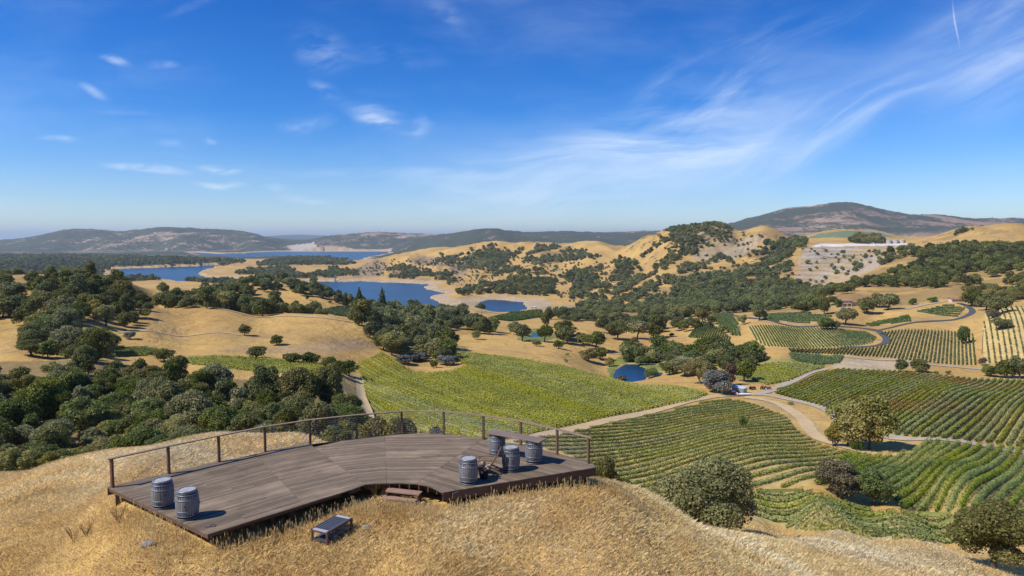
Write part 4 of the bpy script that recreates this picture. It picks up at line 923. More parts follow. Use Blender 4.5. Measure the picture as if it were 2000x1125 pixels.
SHAPE = {'oak': 'spreading', 'round': 'rounded', 'tall': 'tall', 'open': 'thin-crowned', 'cone': 'pointed', 'bush': 'low'}
WHERE = {'ravine': 'in the wood left of the deck', 'lefthill': 'on the wooded far left hill', 'leftcrest': 'on the crest of the far left hill', 'belt': 'in the belt behind the golden field',
         'crestclump': 'on the second golden hill', 'centre': 'in the wood behind the central vineyard', 'valley': 'in the valley before the lake', 'valley_b': 'in the valley left of the wedge vineyard',
         'screen': 'in the dark screen behind the pond', 'singles_d': 'on the valley grass', 'hill_b': 'on the wooded right-hand slope', 'hill_a': 'at the foot of the central hill', 'shore_belt': 'on the shore belt'}
ONES = 'first second third fourth fifth sixth seventh eighth ninth tenth eleventh twelfth thirteenth fourteenth fifteenth sixteenth seventeenth eighteenth nineteenth'.split()
def ordinal(n):                                    # 1-based
    if n < 20: return ONES[n - 1]
    tens = 'twenti thirti forti fifti sixti seventi eighti nineti'.split()[n // 10 - 2]
    return tens + 'eth' if n % 10 == 0 else tens[:-1] + 'y-' + ONES[n % 10 - 1]
sets = {}
for t in indiv:
    t['px'] = float(proj(t['x'], t['y'], t['z'] + t['h'] * .5)[0]); sets.setdefault((t['kind'], t['mat'], t.get('wood')), []).append(t)
for v_ in sets.values():
    for n_, t in enumerate(sorted(v_, key=lambda q: q['px'])): t['ord'] = n_ + 1 if len(v_) > 1 else 0
def make_tree(t, i):
    Dd = math.hypot(t['y'], 9 - t['z']); px_size = t['dia'] / Dd * 683
    lod = 0 if px_size > 50 else 1 if px_size > 26 else 2 if px_size > 11 else 3
    pr = proto(t['kind'], lod); v = (i * 7 + int(abs(t['x']))) % len(pr)
    root = empty(t['name'], (t['x'], t['y'], t['z']), (i * 2.399) % 6.283)
    root.scale = (t['dia'], t['dia'] * (0.9 + .2 * ((i * .37) % 1)), t['h'])
    c = bpy.data.objects.new('crown', crown_me(t['kind'], lod, v, t['mat'])); link(c, root)
    if t['kind'] != 'bush': k = bpy.data.objects.new('trunk', pr[v][2]); link(k, root)
    lab = t['label']; grp = None
    if not lab:
        w = WHERE.get(t.get('wood'), 'on the hillside')
        lab = f"{ordinal(t['ord'])} {SHAPE[t['kind']]} {TONE[t['mat']]} oak from left {w}" if t['ord'] else f"only {SHAPE[t['kind']]} {TONE[t['mat']]} oak {w}"
        grp = 'oaks ' + w
    elif t['kind'] != 'bush': grp = None
    tag(root, lab, t['cat'], grp); return root
for i, t in enumerate(named + indiv): make_tree(t, i)

# the farther woods: too many to count, merged by hillside
groups = {}
for t in rest: groups.setdefault(t.get('wood'), []).append(t)
def merged(name, ts, mat):
    VV = []; FF = []; TT = []; o = 0
    for i, t in enumerate(ts):
        Dd = t['y']; px_size = t['dia'] / Dd * 683; lod = 2 if px_size > 9 else 3
        pr = proto(t['kind'] if lod < 3 else 'oak', lod); Vc, Fc, _ = pr[i % len(pr)]
        if px_size < 4.5: n = len(Fc) // (2 if px_size > 2.8 else 4); Fc = Fc[:n]; Vc = Vc[:n * 4] * 1.0; g = 1.35 if px_size > 2.8 else 1.9; ctr = Vc.reshape(-1, 4, 3).mean(1); Vc = (ctr[:,None] + (Vc.reshape(-1, 4, 3) - ctr[:,None]) * g).reshape(-1, 3)
        a = (i * 2.399) % 6.283; ca, sa = math.cos(a), math.sin(a)
        q = np.empty_like(Vc); q[:,0] = (Vc[:,0] * ca - Vc[:,1] * sa) * t['dia'] + t['x']; q[:,1] = (Vc[:,0] * sa + Vc[:,1] * ca) * t['dia'] + t['y']; q[:,2] = Vc[:,2] * t['h'] + t['z']
        VV.append(q); FF.append(Fc + o); o += len(q); TT.append(np.full(len(q), ((i * .6180339 + t['x'] * .013) % 1) - .42, dtype=np.float32))
    ob = np_obj(name, np.concatenate(VV), np.concatenate(FF), M[mat]); at_ = ob.data.attributes.new('tint', 'FLOAT', 'POINT'); at_.data.foreach_set('value', np.concatenate(TT)); return ob
for k_, ts in groups.items():
    ts = [t for t in ts if t['seen']]
    if not ts: continue
    ob = merged('woodland', ts, 'far' if ts[0]['y'] > 600 or ts[0]['mat'] == 'far' else 'oak')
    tag(ob, 'woodland of dark oaks ' + WHERE.get(k_, 'on the distant hillsides'), 'woodland', None, 'stuff')
print('TREES', len(TREES), 'named', len(named), 'indiv', len(indiv), 'rest', sum(len(v) for v in groups.values()))

# ------------------------------------------------------------------ vineyards
def clip_rows(poly_xy, d, sp):
    P_ = np.array(poly_xy); n = np.array([-d[1], d[0]]); a = P_ @ d; b = P_ @ n; segs = []
    k = 0
    for s in np.arange(math.ceil(b.min() / sp) * sp, b.max(), sp):
        xs = []
        for i in range(len(P_)):
            j = (i + 1) % len(P_)
            if (b[i] > s) != (b[j] > s): xs.append(a[i] + (a[j] - a[i]) * (s - b[i]) / (b[j] - b[i]))
        xs.sort()
        for q in range(0, len(xs) - 1, 2):
            if xs[q+1] - xs[q] > 3: segs.append((s, xs[q], xs[q+1], n))
    return segs
ROWS = []
for name, (poly, y0, y1, pa, pb, sp, h, w, mat, gap, fl, km, lab, curve) in VINEY.items():
    pts = []
    for i in range(len(poly)):
        (x0, ya), (x1, yb) = poly[i], poly[(i + 1) % len(poly)]; n = max(1, int(math.hypot(x1 - x0, (yb - ya) * 3) / 25))
        for k in range(n): pts.append((x0 + (x1 - x0) * k / n, ya + (yb - ya) * k / n))
    X_, Y_ = hit([p[0] for p in pts], [p[1] for p in pts], y0 * .93); ok = ~np.isnan(Y_) & (Y_ < y1 * 1.15); wp = list(zip(X_[ok], Y_[ok]))
    ax, ay = hit([pa[0], pb[0]], [pa[1], pb[1]], y0 * .93); d = np.array([ax[1] - ax[0], ay[1] - ay[0]]); d /= np.linalg.norm(d)
    sg = clip_rows(wp, d, sp)
    if name in ('centre', 'sparse'): sg.sort(key=lambda q: (d * (q[1] + q[2]) / 2 + q[3] * q[0])[1])
    elif name in ('green', 'turning'): sg.sort(key=lambda q: -(d * (q[1] + q[2]) / 2 + q[3] * q[0])[1])
    else: sg.sort(key=lambda q: (d * (q[1] + q[2]) / 2 + q[3] * q[0])[0])
    for (s, a0, a1, n) in sg: ROWS.append((name, s, a0, a1, d, n, h, w, mat, gap))
print('ROWS', len(ROWS))
def vine_row(name, s, a0, a1, d, n, h, w, mat, gap, r):
    L = a1 - a0; mid = d * (a0 + a1) / 2 + n * s; Dd = math.hypot(*mid)
    px_m = 683 / Dd                                                       # render pixels per metre
    size = min(max(.24, 1.0 / px_m * .75), 1.0); dens = 2.6 * w * 1.5 * h / (size * size); dens = min(dens, 44)
    N = int(L * dens); t = r.random(N) * L + a0
    px_ = d[0] * t + n[0] * s; py_ = d[1] * t + n[1] * s
    kk = .18 if name == 'sparse' else .45; vig = kk * fbm(px_, py_, 5.0, 3, 81) + (1 - kk) * vnoise(px_ / 1.15, py_ / 1.15); keep = vig > (.30 + gap * .9 if gap > .1 else .18); 
    if gap > .15: keep &= fbm(px_, py_, 2.2, 2, 82) > .33
    t = t[keep]; px_ = px_[keep]; py_ = py_[keep]; vig = vig[keep]; N = len(t)
    if N < 4: return None
    th = r.random(N) * 2 * np.pi; rr = .72 + .36 * r.random(N); sc = .62 + .75 * vig
    off = np.cos(th) * rr * w * .5 * sc; up = h * .54 + np.sin(th) * rr * h * .46 * sc; up = np.maximum(up, .12)
    X = px_ + n[0] * off; Y = py_ + n[1] * off; P0 = np.c_[X, Y, Hs(px_, py_) + up]
    N0 = np.c_[n[0] * np.cos(th), n[1] * np.cos(th), np.sin(th) + .45] + r.normal(size=(N, 3)) * .45
    V_, F_ = leaf_quads(P0, N0, size, r)
    # woody core so the row is not see-through
    m = max(2, int(L / (3 if Dd < 250 else 6))); tt = np.linspace(a0, a1, m); cx = d[0] * tt + n[0] * s; cy = d[1] * tt + n[1] * s; cz = Hs(cx, cy)
    if True:
        cw = w * (.22 if gap < .1 else .05); kb, kt = (.15, h * .62) if gap < .1 else (h * .45, h * .55); A_ = np.c_[cx - n[0] * cw, cy - n[1] * cw, cz + kb]; B_ = np.c_[cx, cy, cz + kt]; C_ = np.c_[cx + n[0] * cw, cy + n[1] * cw, cz + kb]
        base = len(V_); V_ = np.r_[V_, A_, B_, C_]; i = np.arange(m - 1)
        F_ = np.r_[F_, np.stack([base + i, base + i + 1, base + m + i + 1, base + m + i], 1), np.stack([base + m + i, base + m + i + 1, base + 2*m + i + 1, base + 2*m + i], 1)]
    return V_, F_
SHORT = dict(centre='yellow-green vineyard behind the deck', sparse='gappy olive vineyard right of the deck', green='lush green vineyard at lower right', turning='yellowing vineyard on the right rise',
             upright='olive vineyard right of the lane', pale='pale vineyard at the right edge', oval='oval vineyard inside the lane', wedge='small wedge vineyard', patch='dense patch beside the wedge vineyard',
             terrace='terrace below the far right house', terrace_b='terrace behind the lane fork', bench='vine bench below the tiled house', flat='flat vineyard behind the shed', tri='green vines behind the tree screen',
             lower='ragged vines beside the big oak', left='vine strip across the left valley', left_b='narrow vine strip at far left', knoll='vines behind the golden field', behind='vines behind the valley oaks', behind_b='vines near the white-roofed building')
EDGE = dict(centre='near edge', sparse='near edge', green='far edge', turning='far edge')
rr_ = np.random.default_rng(5); order = []
for R_ in ROWS:
    name, s, a0, a1, d, n = R_[:6]; mid = d * (a0 + a1) / 2 + n * s; order.append((a1 - a0) * 1.0 / math.hypot(*mid) ** 2)
keepset = set(np.argsort(-np.array(order))[:296].tolist()); lump = {}; cnt = {}
for i, R_ in enumerate(ROWS):
    q = vine_row(*R_, rr_)
    if q is None: continue
    name = R_[0]; lab = VINEY[name][12]; mat = R_[8]
    if i in keepset:
        cnt[name] = cnt.get(name, 0) + 1
        mid = R_[4] * (R_[2] + R_[3]) / 2 + R_[5] * R_[1]; x_, y_ = proj(mid[0], mid[1], float(Hs(*mid)))
        o = np_obj('vine_row', q[0], q[1], M[mat]); tag(o, f"{ordinal(cnt[name])} row from the {EDGE.get(name, 'left')} of the {SHORT[name]}", 'vine row', 'rows of the ' + SHORT[name])
    else:
        L_ = lump.setdefault(name, [[], [], 0]); L_[0].append(q[0]); L_[1].append(q[1] + L_[2]); L_[2] += len(q[0])
for name, L_ in lump.items():
    o = np_obj('vines', np.concatenate(L_[0]), np.concatenate(L_[1]), M[VINEY[name][8]]); tag(o, VINEY[name][12], 'vines', None, 'stuff')
# ------------------------------------------------------------------ wood, metal and paint
def wood_mat(name, c1, c2, grain=(1.2, 22, 22), board=.45, rough=.75, bump=.25):
    m, t, b, out = new_mat(name); tc = t.n('ShaderNodeTexCoord'); geo = t.n('ShaderNodeNewGeometry')
    v = t.mapping(tc.outputs['Object'], sc=grain); n = t.noise(v, 2.0, 6, .7, .6)
    big = t.noise(tc.outputs['Object'], .55, 4, .6)
    col = t.mix(t.ramp(n, .3, .72), c1, c2); col = t.mix(t.m('MULTIPLY', t.ramp(big, .45, .7), .35), col, tuple(min(1, x * 1.45) for x in c1))
    hs = t.n('ShaderNodeHueSaturation'); t.l(col, hs.inputs['Color'])
    oi = t.n('ShaderNodeObjectInfo')
    t.l(t.m('ADD', t.m('ADD', t.m('MULTIPLY', geo.outputs['Random Per Island'], board), t.m('MULTIPLY', oi.outputs['Random'], .22)), .9 - board / 2), hs.inputs['Value'])
    t.l(hs.outputs[0], b.inputs['Base Color']); b.inputs['Roughness'].default_value = rough
    bp = t.n('ShaderNodeBump'); bp.inputs['Strength'].default_value = bump; bp.inputs['Distance'].default_value = .01
    t.l(n, bp.inputs['Height']); t.l(bp.outputs[0], b.inputs['Normal']); return m
M['deck'] = wood_mat('weathered_deck_boards', (.262,.196,.132), (.112,.084,.060), (.8, 18, 18), .55)
M['rail'] = wood_mat('stained_rail_wood', (.19,.105,.068), (.11,.062,.043), (8, 8, 1), .2)
M['railtop'] = wood_mat('weathered_rail_cap', (.34,.25,.175), (.21,.15,.105), (5, 5, 5), .3)
M['fascia'] = wood_mat('reddish_fascia', (.150,.088,.060), (.085,.05,.036), (3, 3, 14), .3)
M['step'] = wood_mat('reddish_step_boards', (.36,.225,.165), (.24,.15,.11), (2, 10, 10), .25)
M['barrel'] = wood_mat('grey_barrel_staves', (.215,.225,.25), (.125,.110,.10), (11, 11, 1.2), .2, .8, .5)
M['hoop'] = plain('dull_steel_hoops', (.225,.26,.32), .5, .25, 8, .55, .4)
M['head'] = wood_mat('barrel_head_boards', (.38,.39,.40), (.25,.25,.255), (2, 14, 2), .25)  # paler than the staves: the sky's reflection is put into the base colour
M['plank'] = wood_mat('plank_top', (.22,.165,.14), (.14,.105,.09), (1, 12, 12), .1)
M['bench'] = wood_mat('dark_blue_grey_slats', (.085,.095,.125), (.055,.060,.080), (1.5, 14, 14), .3, .45)
M['bench_end'] = wood_mat('bleached_end_boards', (.42,.42,.45), (.30,.30,.33), (10, 2, 10), .1, .5)
M['bench_leg'] = wood_mat('brown_bench_legs', (.13,.085,.075), (.08,.05,.045), (8, 8, 1), .2)
M['chair'] = wood_mat('old_oak_staves', (.28,.19,.12), (.15,.095,.062), (6, 6, 6), .35)
M['steel'] = plain('stainless_cable', (.62,.62,.60), .35, .05, 5, .8, .5)
M['black'] = plain('black_plastic', (.018,.02,.03), .45, .1, 6)
M['stucco'] = plain('cream_stucco', (.62,.50,.38), .9, .1, .6)
M['tile'] = wood_mat('terracotta_roof_tiles', (.42,.20,.115), (.27,.125,.08), (9, 1.2, 1), .2)
M['glass'] = plain('dark_glass', (.03,.04,.05), .12, .05, 1, 0, .6)
M['white'] = plain('white_paint', (.78,.78,.76), .5, .1, 1, c2=(.62,.61,.58))
M['greywall'] = plain('grey_corrugated_steel', (.40,.44,.47), .5, .2, 1.5, .3)
M['lightroof'] = plain('pale_metal_roof', (.62,.66,.70), .4, .1, 1, .2)
M['redpaint'] = plain('faded_red_paint', (.36,.06,.035), .5, .2, 3)
M['rubber'] = plain('rubber_tyre', (.025,.025,.027), .85, .1, 3)
M['tank'] = plain('tan_tank_concrete', (.50,.42,.33), .8, .15, .1)
M['conc'] = plain('grey_concrete', (.42,.40,.37), .85, .15, .4)
M['dried_b'] = plain('dried_brown_heads', (.20,.12,.075), .9, .3, 9)
M['dried_w'] = plain('dried_white_heads', (.62,.58,.56), .9, .2, 9)
M['blossom'] = plain('galvanised_pylon', (.30,.32,.34), .5, .1, 2, .5)
M['rock'] = plain('grey_stone', (.26,.25,.25), .9, .3, 3, bump=.6)

def G(px, py, z=0.0):
    u, w = px_dir(px, py); Y = (z - CAMZ) / w; return (u * Y, Y)
# ------------------------------------------------------------------ deck
POSTS = [G(*q) for q in ((220,952),(330,925),(428,902),(518,882),(606,867),(697,856),(785,848),(867,848),(944,857),(1017,869),(1088,887),(1149,905))]
CEN = np.array((-4.64, 20.78))
def outw(p, d):
    v = np.array(p) - CEN; v /= np.linalg.norm(v); return tuple(np.array(p) + v * d)
OUT = [outw(p, .13) for p in POSTS]
OUT[0] = (-14.72, 24.22); OUT[-1] = (3.22, 26.92)
L1, L2, L3, L4 = (-10.68, 27.85), (-8.58, 28.97), (-5.84, 30.76), (-1.32, 30.1)
I6, I5, I4, I3, I2, I1 = (-5.72, 24.01), (-5.39, 24.45), (-4.63, 24.60), (-3.54, 24.55), (-2.9, 24.17), (-2.47, 23.66)
CL = (-9.29, 20.21); CR = (3.34, 26.36); P1 = (-7.05, 22.59)
I5b = (-5.02, 24.56); I3b = (-4.1, 24.62); I2b = (-3.2, 24.4)
SECT = [([CL, P1, L1, OUT[2], OUT[1], OUT[0]], 46.5), ([P1, I6, I5, L2, OUT[4], OUT[3], L1], 37.5),
        ([I5, I5b, I4, L3, OUT[5], L2], 18.0), ([I4, I3b, I3, L4, OUT[8], OUT[7], OUT[6], L3], 1.5), ([I3, I2b, I2, I1, CR, OUT[11], OUT[10], OUT[9], L4], -37.5)]
deck = empty('viewing_deck', (0, 0, 0)); tag(deck, 'curved weathered wooden viewing deck with cable railing on the golden hilltop', 'deck')
def clip_half(poly, nx, ny, c):                    # keep nx*x+ny*y <= c
    o = []
    for i in range(len(poly)):
        a = poly[i]; b = poly[(i + 1) % len(poly)]; da = nx * a[0] + ny * a[1] - c; db = nx * b[0] + ny * b[1] - c
        if da <= 0: o.append(a)
        if (da < 0) != (db < 0) and da != db:
            t = da / (da - db); o.append((a[0] + (b[0] - a[0]) * t, a[1] + (b[1] - a[1]) * t))
    return o
for poly, deg in SECT:
    a = R(deg); ca, sa = math.cos(a), math.sin(a); loc = [(x * ca + y * sa, -x * sa + y * ca) for x, y in poly]
    if sum(loc[i][0] * loc[(i+1) % len(loc)][1] - loc[(i+1) % len(loc)][0] * loc[i][1] for i in range(len(loc))) < 0: loc = loc[::-1]
    # inset a hair so that neighbouring sections leave the seam seen in the photo
    cx = sum(p[0] for p in loc) / len(loc); cy = sum(p[1] for p in loc) / len(loc)
    loc = [(x + (cx - x) / math.hypot(cx - x, cy - y) * .012, y + (cy - y) / math.hypot(cx - x, cy - y) * .012) for x, y in loc]
    bm = bmesh.new(); y = min(p[1] for p in loc); ymax = max(p[1] for p in loc); k = 0
    while y < ymax:
        st = clip_half(clip_half(loc, 0, -1, -y), 0, 1, y + .135)
        if len(st) > 2:
            xs = sorted(p[0] for p in st); cuts = [xs[0]]; q = xs[0] + random.uniform(1.2, 4.2)
            while q < xs[-1] - .8: cuts.append(q); q += random.uniform(2.6, 4.4)
            cuts.append(xs[-1])
            for c0, c1 in zip(cuts, cuts[1:]):
                pc = clip_half(clip_half(st, -1, 0, -(c0 + .002)), 1, 0, c1 - .002)
                q2 = [pc[i] for i in range(len(pc)) if math.dist(pc[i], pc[i-1]) > 1e-4] if len(pc) > 2 else []
                if len(q2) > 2:
                    dz = random.uniform(-.0015, .0015); prism(bm, q2, -.038 + dz, dz)
        y += .144; k += 1
    o = bm_obj('decking', bm, M['deck'], deck); o.rotation_euler = (0, 0, a)
def beam(bm, a, b, w, z0, z1, ext=0.0):
    a = Vector((*a, 0)); b = Vector((*b, 0)); d = (b - a); L = d.length + ext * 2; c = (a + b) / 2
    box(bm, (c.x, c.y, (z0 + z1) / 2), (L, w, z1 - z0), math.atan2(d.y, d.x), .004)
def off(a, b, k):                                  # shift a segment towards the deck middle
    a = np.array(a); b = np.array(b); m = (a + b) / 2; v = CEN + np.array((0, 5.5)) - m; d = b - a; n = np.array((-d[1], d[0])) / np.linalg.norm(d)
    if n @ v < 0: n = -n
    return tuple(a + n * k), tuple(b + n * k)
bm = bmesh.new()
for a, b in zip(OUT, OUT[1:]): beam(bm, *off(a, b, .05), .04, -.30, -.042)
bm_obj('outer_fascia', bm, M['fascia'], deck)
bm = bmesh.new(); beam(bm, *off(OUT[0], CL, .05), .045, -.16, -.042, -.03); bm_obj('side_fascia', bm, M['fascia'], deck)
bm = bmesh.new(); beam(bm, *off(I1, CR, .03), .045, -.34, -.042, -.02); beam(bm, *off(CR, OUT[11], .03), .045, -.34, -.042, -.06); bm_obj('front_fascia', bm, M['fascia'], deck)
bm = bmesh.new(); a_, b_ = off(CL, I6, .35)
beam(bm, a_, b_, .05, -.26, -.042, -.3)
for (p, q) in ((I6, I5), (I5, I5b), (I5b, I4), (I4, I3b), (I3b, I3), (I3, I2b), (I2b, I2), (I2, I1)): beam(bm, *off(p, q, .25), .04, -.26, -.042)
bm_obj('rim_joist', bm, M['fascia'], deck)
arc_in = [I6, I5, I5b, I4, I3b, I3, I2b, I2, I1]
for i in range(26):                               # joist ends fanning out behind the inner arc, then under the straight edges
    th = R(150 - i * 5.6); e = CEN + np.array((math.cos(th), math.sin(th))) * 3.86; f = CEN + np.array((math.cos(th), math.sin(th))) * 8.6
    if f[1] < 27.2 or e[1] < 23.0: continue
    bm = bmesh.new(); beam(bm, tuple(e), tuple(f), .045, -.24, -.045); bm_obj('joist', bm, M['fascia'], deck)
for t_ in (.08, .3, .52, .74, .95):
    for (p, q, ins) in ((CL, P1, .6), (I1, CR, .45)):
        x, y = np.array(off(p, q, ins)[0]) * (1 - t_) + np.array(off(p, q, ins)[1]) * t_; g = float(Hs(x, y))
        bm = bmesh.new(); box(bm, (x, y, (g - .2 - .05) / 2), (.14, .14, -.05 - g + .2), .4, .005); bm_obj('support_post', bm, M['fascia'], deck)
for q in OUT[::1]:
    x, y = outw(q, -.5); g = float(Hs(x, y)); bm = bmesh.new(); box(bm, (x, y, (g - .2 - .05) / 2), (.14, .14, -.05 - g + .2), .4, .005); bm_obj('support_post', bm, M['fascia'], deck)
RH = 1.05
rail = None
for i, (x, y) in enumerate(POSTS):
    a = math.atan2(y - CEN[1], x - CEN[0]); bm = bmesh.new(); box(bm, (0, 0, RH / 2), (.095, .095, RH), 0, .006)
    o = bm_obj('rail_post', bm, M['rail'], deck); o.location = (x, y, 0); o.rotation_euler = (0, 0, a)
    bm = bmesh.new()
    for k in range(10): tube(bm, [(-.056, 0, .09 + k * .094), (.056, 0, .09 + k * .094)], .009, 6)
    bm_obj('cable_fitting', bm, M['steel'], o)
bm = bmesh.new(); wr = .075; Lp = [outw(POSTS[0], 0)] + POSTS[1:]
ext0 = np.array(POSTS[0]) + (np.array(POSTS[0]) - np.array(POSTS[1])) / math.dist(POSTS[0], POSTS[1]) * .13; ext1 = np.array(POSTS[-1]) + (np.array(POSTS[-1]) - np.array(POSTS[-2])) / math.dist(POSTS[-1], POSTS[-2]) * .14
line = [tuple(ext0)] + POSTS[1:-1] + [tuple(ext1)]
ring = []
for i, p in enumerate(line):
    d = np.array(line[min(i+1, len(line)-1)]) - np.array(line[max(i-1, 0)]); d /= np.linalg.norm(d); n = np.array((-d[1], d[0]))
    ring.append([bm.verts.new((*(np.array(p) + n * s * wr), z)) for s, z in ((-1, RH), (1, RH), (1, RH + .04), (-1, RH + .04))])
for r0, r1 in zip(ring, ring[1:]):
    for k in range(4): bm.faces.new((r0[k], r1[k], r1[(k+1) % 4], r0[(k+1) % 4]))
bm.faces.new(ring[0]); bm.faces.new(ring[-1][::-1]); bmesh.ops.recalc_face_normals(bm, faces=bm.faces)
bm_obj('top_rail', bm, M['railtop'], deck)
for k in range(10):
    bm = bmesh.new(); tube(bm, [(x, y, .09 + k * .094) for x, y in POSTS], .0042, 5); bm_obj('cable', bm, M['steel'], deck)
# steps
st = empty('wooden_steps', (*G(786, 962, -.3), 0)); tag(st, 'two reddish wooden steps up to the inner curve of the deck', 'steps'); st.location.z = 0
def quadboard(name, pts, z, th, mat, parent):
    q = [G(a, b, z) for a, b in pts]; q = [(x - st.location.x, y - st.location.y) for x, y in q]
    if sum(q[i][0] * q[(i+1) % 4][1] - q[(i+1) % 4][0] * q[i][1] for i in range(4)) < 0: q = q[::-1]
    bm = bmesh.new(); prism(bm, q, z - th, z); return bm_obj(name, bm, mat, parent), q
o, q1 = quadboard('tread', ((758.4,952),(824.8,959.2),(818,966),(752.8,958.8)), -.20, .045, M['step'], st)
o, q2 = quadboard('tread', ((750,966.4),(817.6,973),(811,979.5),(744.8,972.5)), -.40, .045, M['step'], st)
for qq, z0, z1 in ((q1, -.72, -.245), (q2, -.85, -.445)):
    xs = sorted(qq, key=lambda p: p[0])
    for e in (xs[:2], xs[2:]):
        bm = bmesh.new(); m = (np.array(e[0]) + np.array(e[1])) / 2; d = np.array(e[1]) - np.array(e[0])
        s = 1 if e is xs[:2] else -1; box(bm, (m[0] + (.05 if e == xs[:2] else -.05), m[1], (z0 + z1) / 2), (np.linalg.norm(d) * .95, .045, z1 - z0), math.atan2(d[1], d[0])); bm_obj('stringer', bm, M['fascia'], st)

# ------------------------------------------------------------------ barrels
def lathe(bm, prof, seg=40, cap=False):
    rings = [[bm.verts.new((r * math.cos(2*math.pi*k/seg), r * math.sin(2*math.pi*k/seg), z)) for k in range(seg)] for r, z in prof]
    for r0, r1 in zip(rings, rings[1:]):
        for k in range(seg): bm.faces.new((r0[k], r0[(k+1) % seg], r1[(k+1) % seg], r1[k]))
    if cap: bm.faces.new(rings[0][::-1]); bm.faces.new(rings[-1])
BH = .95
def brad(z): t = (z / BH - .5) * 2; return .357 - .070 * t * t
barrel = empty('wine_barrel'); NSTAVE = 26
bm = bmesh.new()
for s in range(NSTAVE):                            # each stave a slightly proud curved board
    a0 = 2 * math.pi * (s + .03) / NSTAVE; a1 = 2 * math.pi * (s + .97) / NSTAVE; rr = random.uniform(-.002, .002); cols = []
    for a in (a0, (a0 + a1) / 2, a1):
        cols.append([bm.verts.new(((brad(BH * i / 12) + rr - (.0025 if a != (a0 + a1) / 2 else 0)) * math.cos(a), (brad(BH * i / 12) + rr - (.0025 if a != (a0 + a1) / 2 else 0)) * math.sin(a), BH * i / 12)) for i in range(13)])
    for c0, c1 in zip(cols, cols[1:]):
        for i in range(12): bm.faces.new((c0[i], c1[i], c1[i+1], c0[i+1]))
    ins = []
    for a in (a0, a1): ins.append([bm.verts.new(((brad(z) - .028) * math.cos(a), (brad(z) - .028) * math.sin(a), z)) for z in (BH, BH - .05)])
    bm.faces.new((cols[0][12], cols[1][12], cols[2][12], ins[1][0], ins[0][0])); bm.faces.new((ins[0][0], ins[1][0], ins[1][1], ins[0][1]))
bm_obj('staves', bm, M['barrel'], barrel)
bm = bmesh.new(); lathe(bm, [(.29, .0), (.318, .1), (.345, .3), (.35, .475), (.345, .65), (.318, .85), (.28, BH - .03)], 26, True); bm_obj('inner_shell', bm, M['black'], barrel)
bm = bmesh.new()
for i in range(7):
    w_ = .52 / 7; x0 = -.26 + i * w_; n = 5; pts = []
    prof = [(x0 + .001, 1), (x0 + w_ - .001, 1)]; R0 = .262
    def yy(x): return math.sqrt(max(R0 * R0 - x * x, .0004))
    a, b = x0 + .001, x0 + w_ - .001
    prism(bm, [(a, -yy(a)), ((a+b)/2, -yy((a+b)/2)), (b, -yy(b)), (b, yy(b)), ((a+b)/2, yy((a+b)/2)), (a, yy(a))], BH - .045, BH - .022 + random.uniform(-.001, .001))
bm_obj('head', bm, M['head'], barrel)
for z0, w_ in ((.004, .05), (.115, .038), (.27, .038), (.642, .038), (.797, .038), (.896, .05)):
    bm = bmesh.new(); lathe(bm, [(brad(z0) - .002, z0), (brad(z0) + .0045, z0), (brad(z0 + w_) + .0045, z0 + w_), (brad(z0 + w_) - .002, z0 + w_)], 44); bm_obj('hoop', bm, M['hoop'], barrel, True)
bm = bmesh.new(); tube(bm, [(0, -.345, .49), (0, -.3625, .49)], .021, 14); bm_obj('bung', bm, M['black'], barrel)
def copy_tree(o, parent=None):
    c = o.copy(); SC.collection.objects.link(c); c.parent = parent
    for ch in list(o.children): copy_tree(ch, c)
    return c
BAR = [((318.5, 990), 40, 'grey barrel at the left end of the deck, nearer the railing'), ((367, 1011), 12, 'grey barrel at the left end of the deck, nearer the open front corner'),
       ((915, 943), 130, 'grey barrel at the front edge of the deck beside the planter and chair'), ((998, 919), 8, 'grey barrel with a dark bung hole, right of the stave chair'),
       ((970.5, 889), 200, 'grey barrel carrying the left end of the plank'), ((1042.5, 903.5), 260, 'grey barrel carrying the right end of the plank')]
for i, (q, rz, lab) in enumerate(BAR):
    o = barrel if i == 0 else copy_tree(barrel); x, y = G(*q); o.location = (x, y, .003); o.rotation_euler = (0, 0, R(rz)); tag(o, lab, 'barrel', 'wine barrels on the deck')
# plank laid over two barrels
c4 = [np.array(G(*q, .99)) for q in ((958,837.5),(1069,856),(1052,864.5),(953.5,846))]
cc = sum(c4) / 4; d = (c4[1] + c4[2] - c4[0] - c4[3]) / 2; Lk = np.linalg.norm(d); wd = np.linalg.norm((c4[0] + c4[1] - c4[2] - c4[3]) / 2)
bm = bmesh.new(); box(bm, (0, 0, 0), (Lk, min(max(wd, .42), .6), .045), 0, .005); o = bm_obj('plank', bm, M['plank']); o.location = (cc[0], cc[1], BH + .003 + .024); o.rotation_euler = (0, 0, math.atan2(d[1], d[0]))
tag(o, 'thick brown plank laid across two barrels as a bar top', 'plank')
print('plank', Lk, wd)

# ------------------------------------------------------------------ chair of barrel staves
cx, cy = G(953, 922.5); ch = empty('stave_chair', (cx, cy, .002), R(172)); ch.scale = (.84, .84, .90); tag(ch, 'low reclining chair built of old barrel staves between two barrels', 'chair')
def stave(bm, pts, w, th=.028):                     # curved board following pts in the xz plane, width along y
    n = len(pts); rows = []
    for i, p in enumerate(pts):
        a = Vector(pts[max(i-1, 0)]); b = Vector(pts[min(i+1, n-1)]); d = (b - a).normalized(); nn = Vector((-d.z, 0, d.x)); p = Vector(p); ww = w * (1 - .25 * abs(i / (n - 1) * 2 - 1) ** 2)
        rows.append([bm.verts.new(p + nn * th * sgn + Vector((0, s * ww / 2, 0))) for sgn, s in ((0, -1), (0, 1), (1, 1), (1, -1))])
    for r0, r1 in zip(rows, rows[1:]):
        for k in range(4): bm.faces.new((r0[k], r0[(k+1) % 4], r1[(k+1) % 4], r1[k]))
    bm.faces.new(rows[0][::-1]); bm.faces.new(rows[-1])
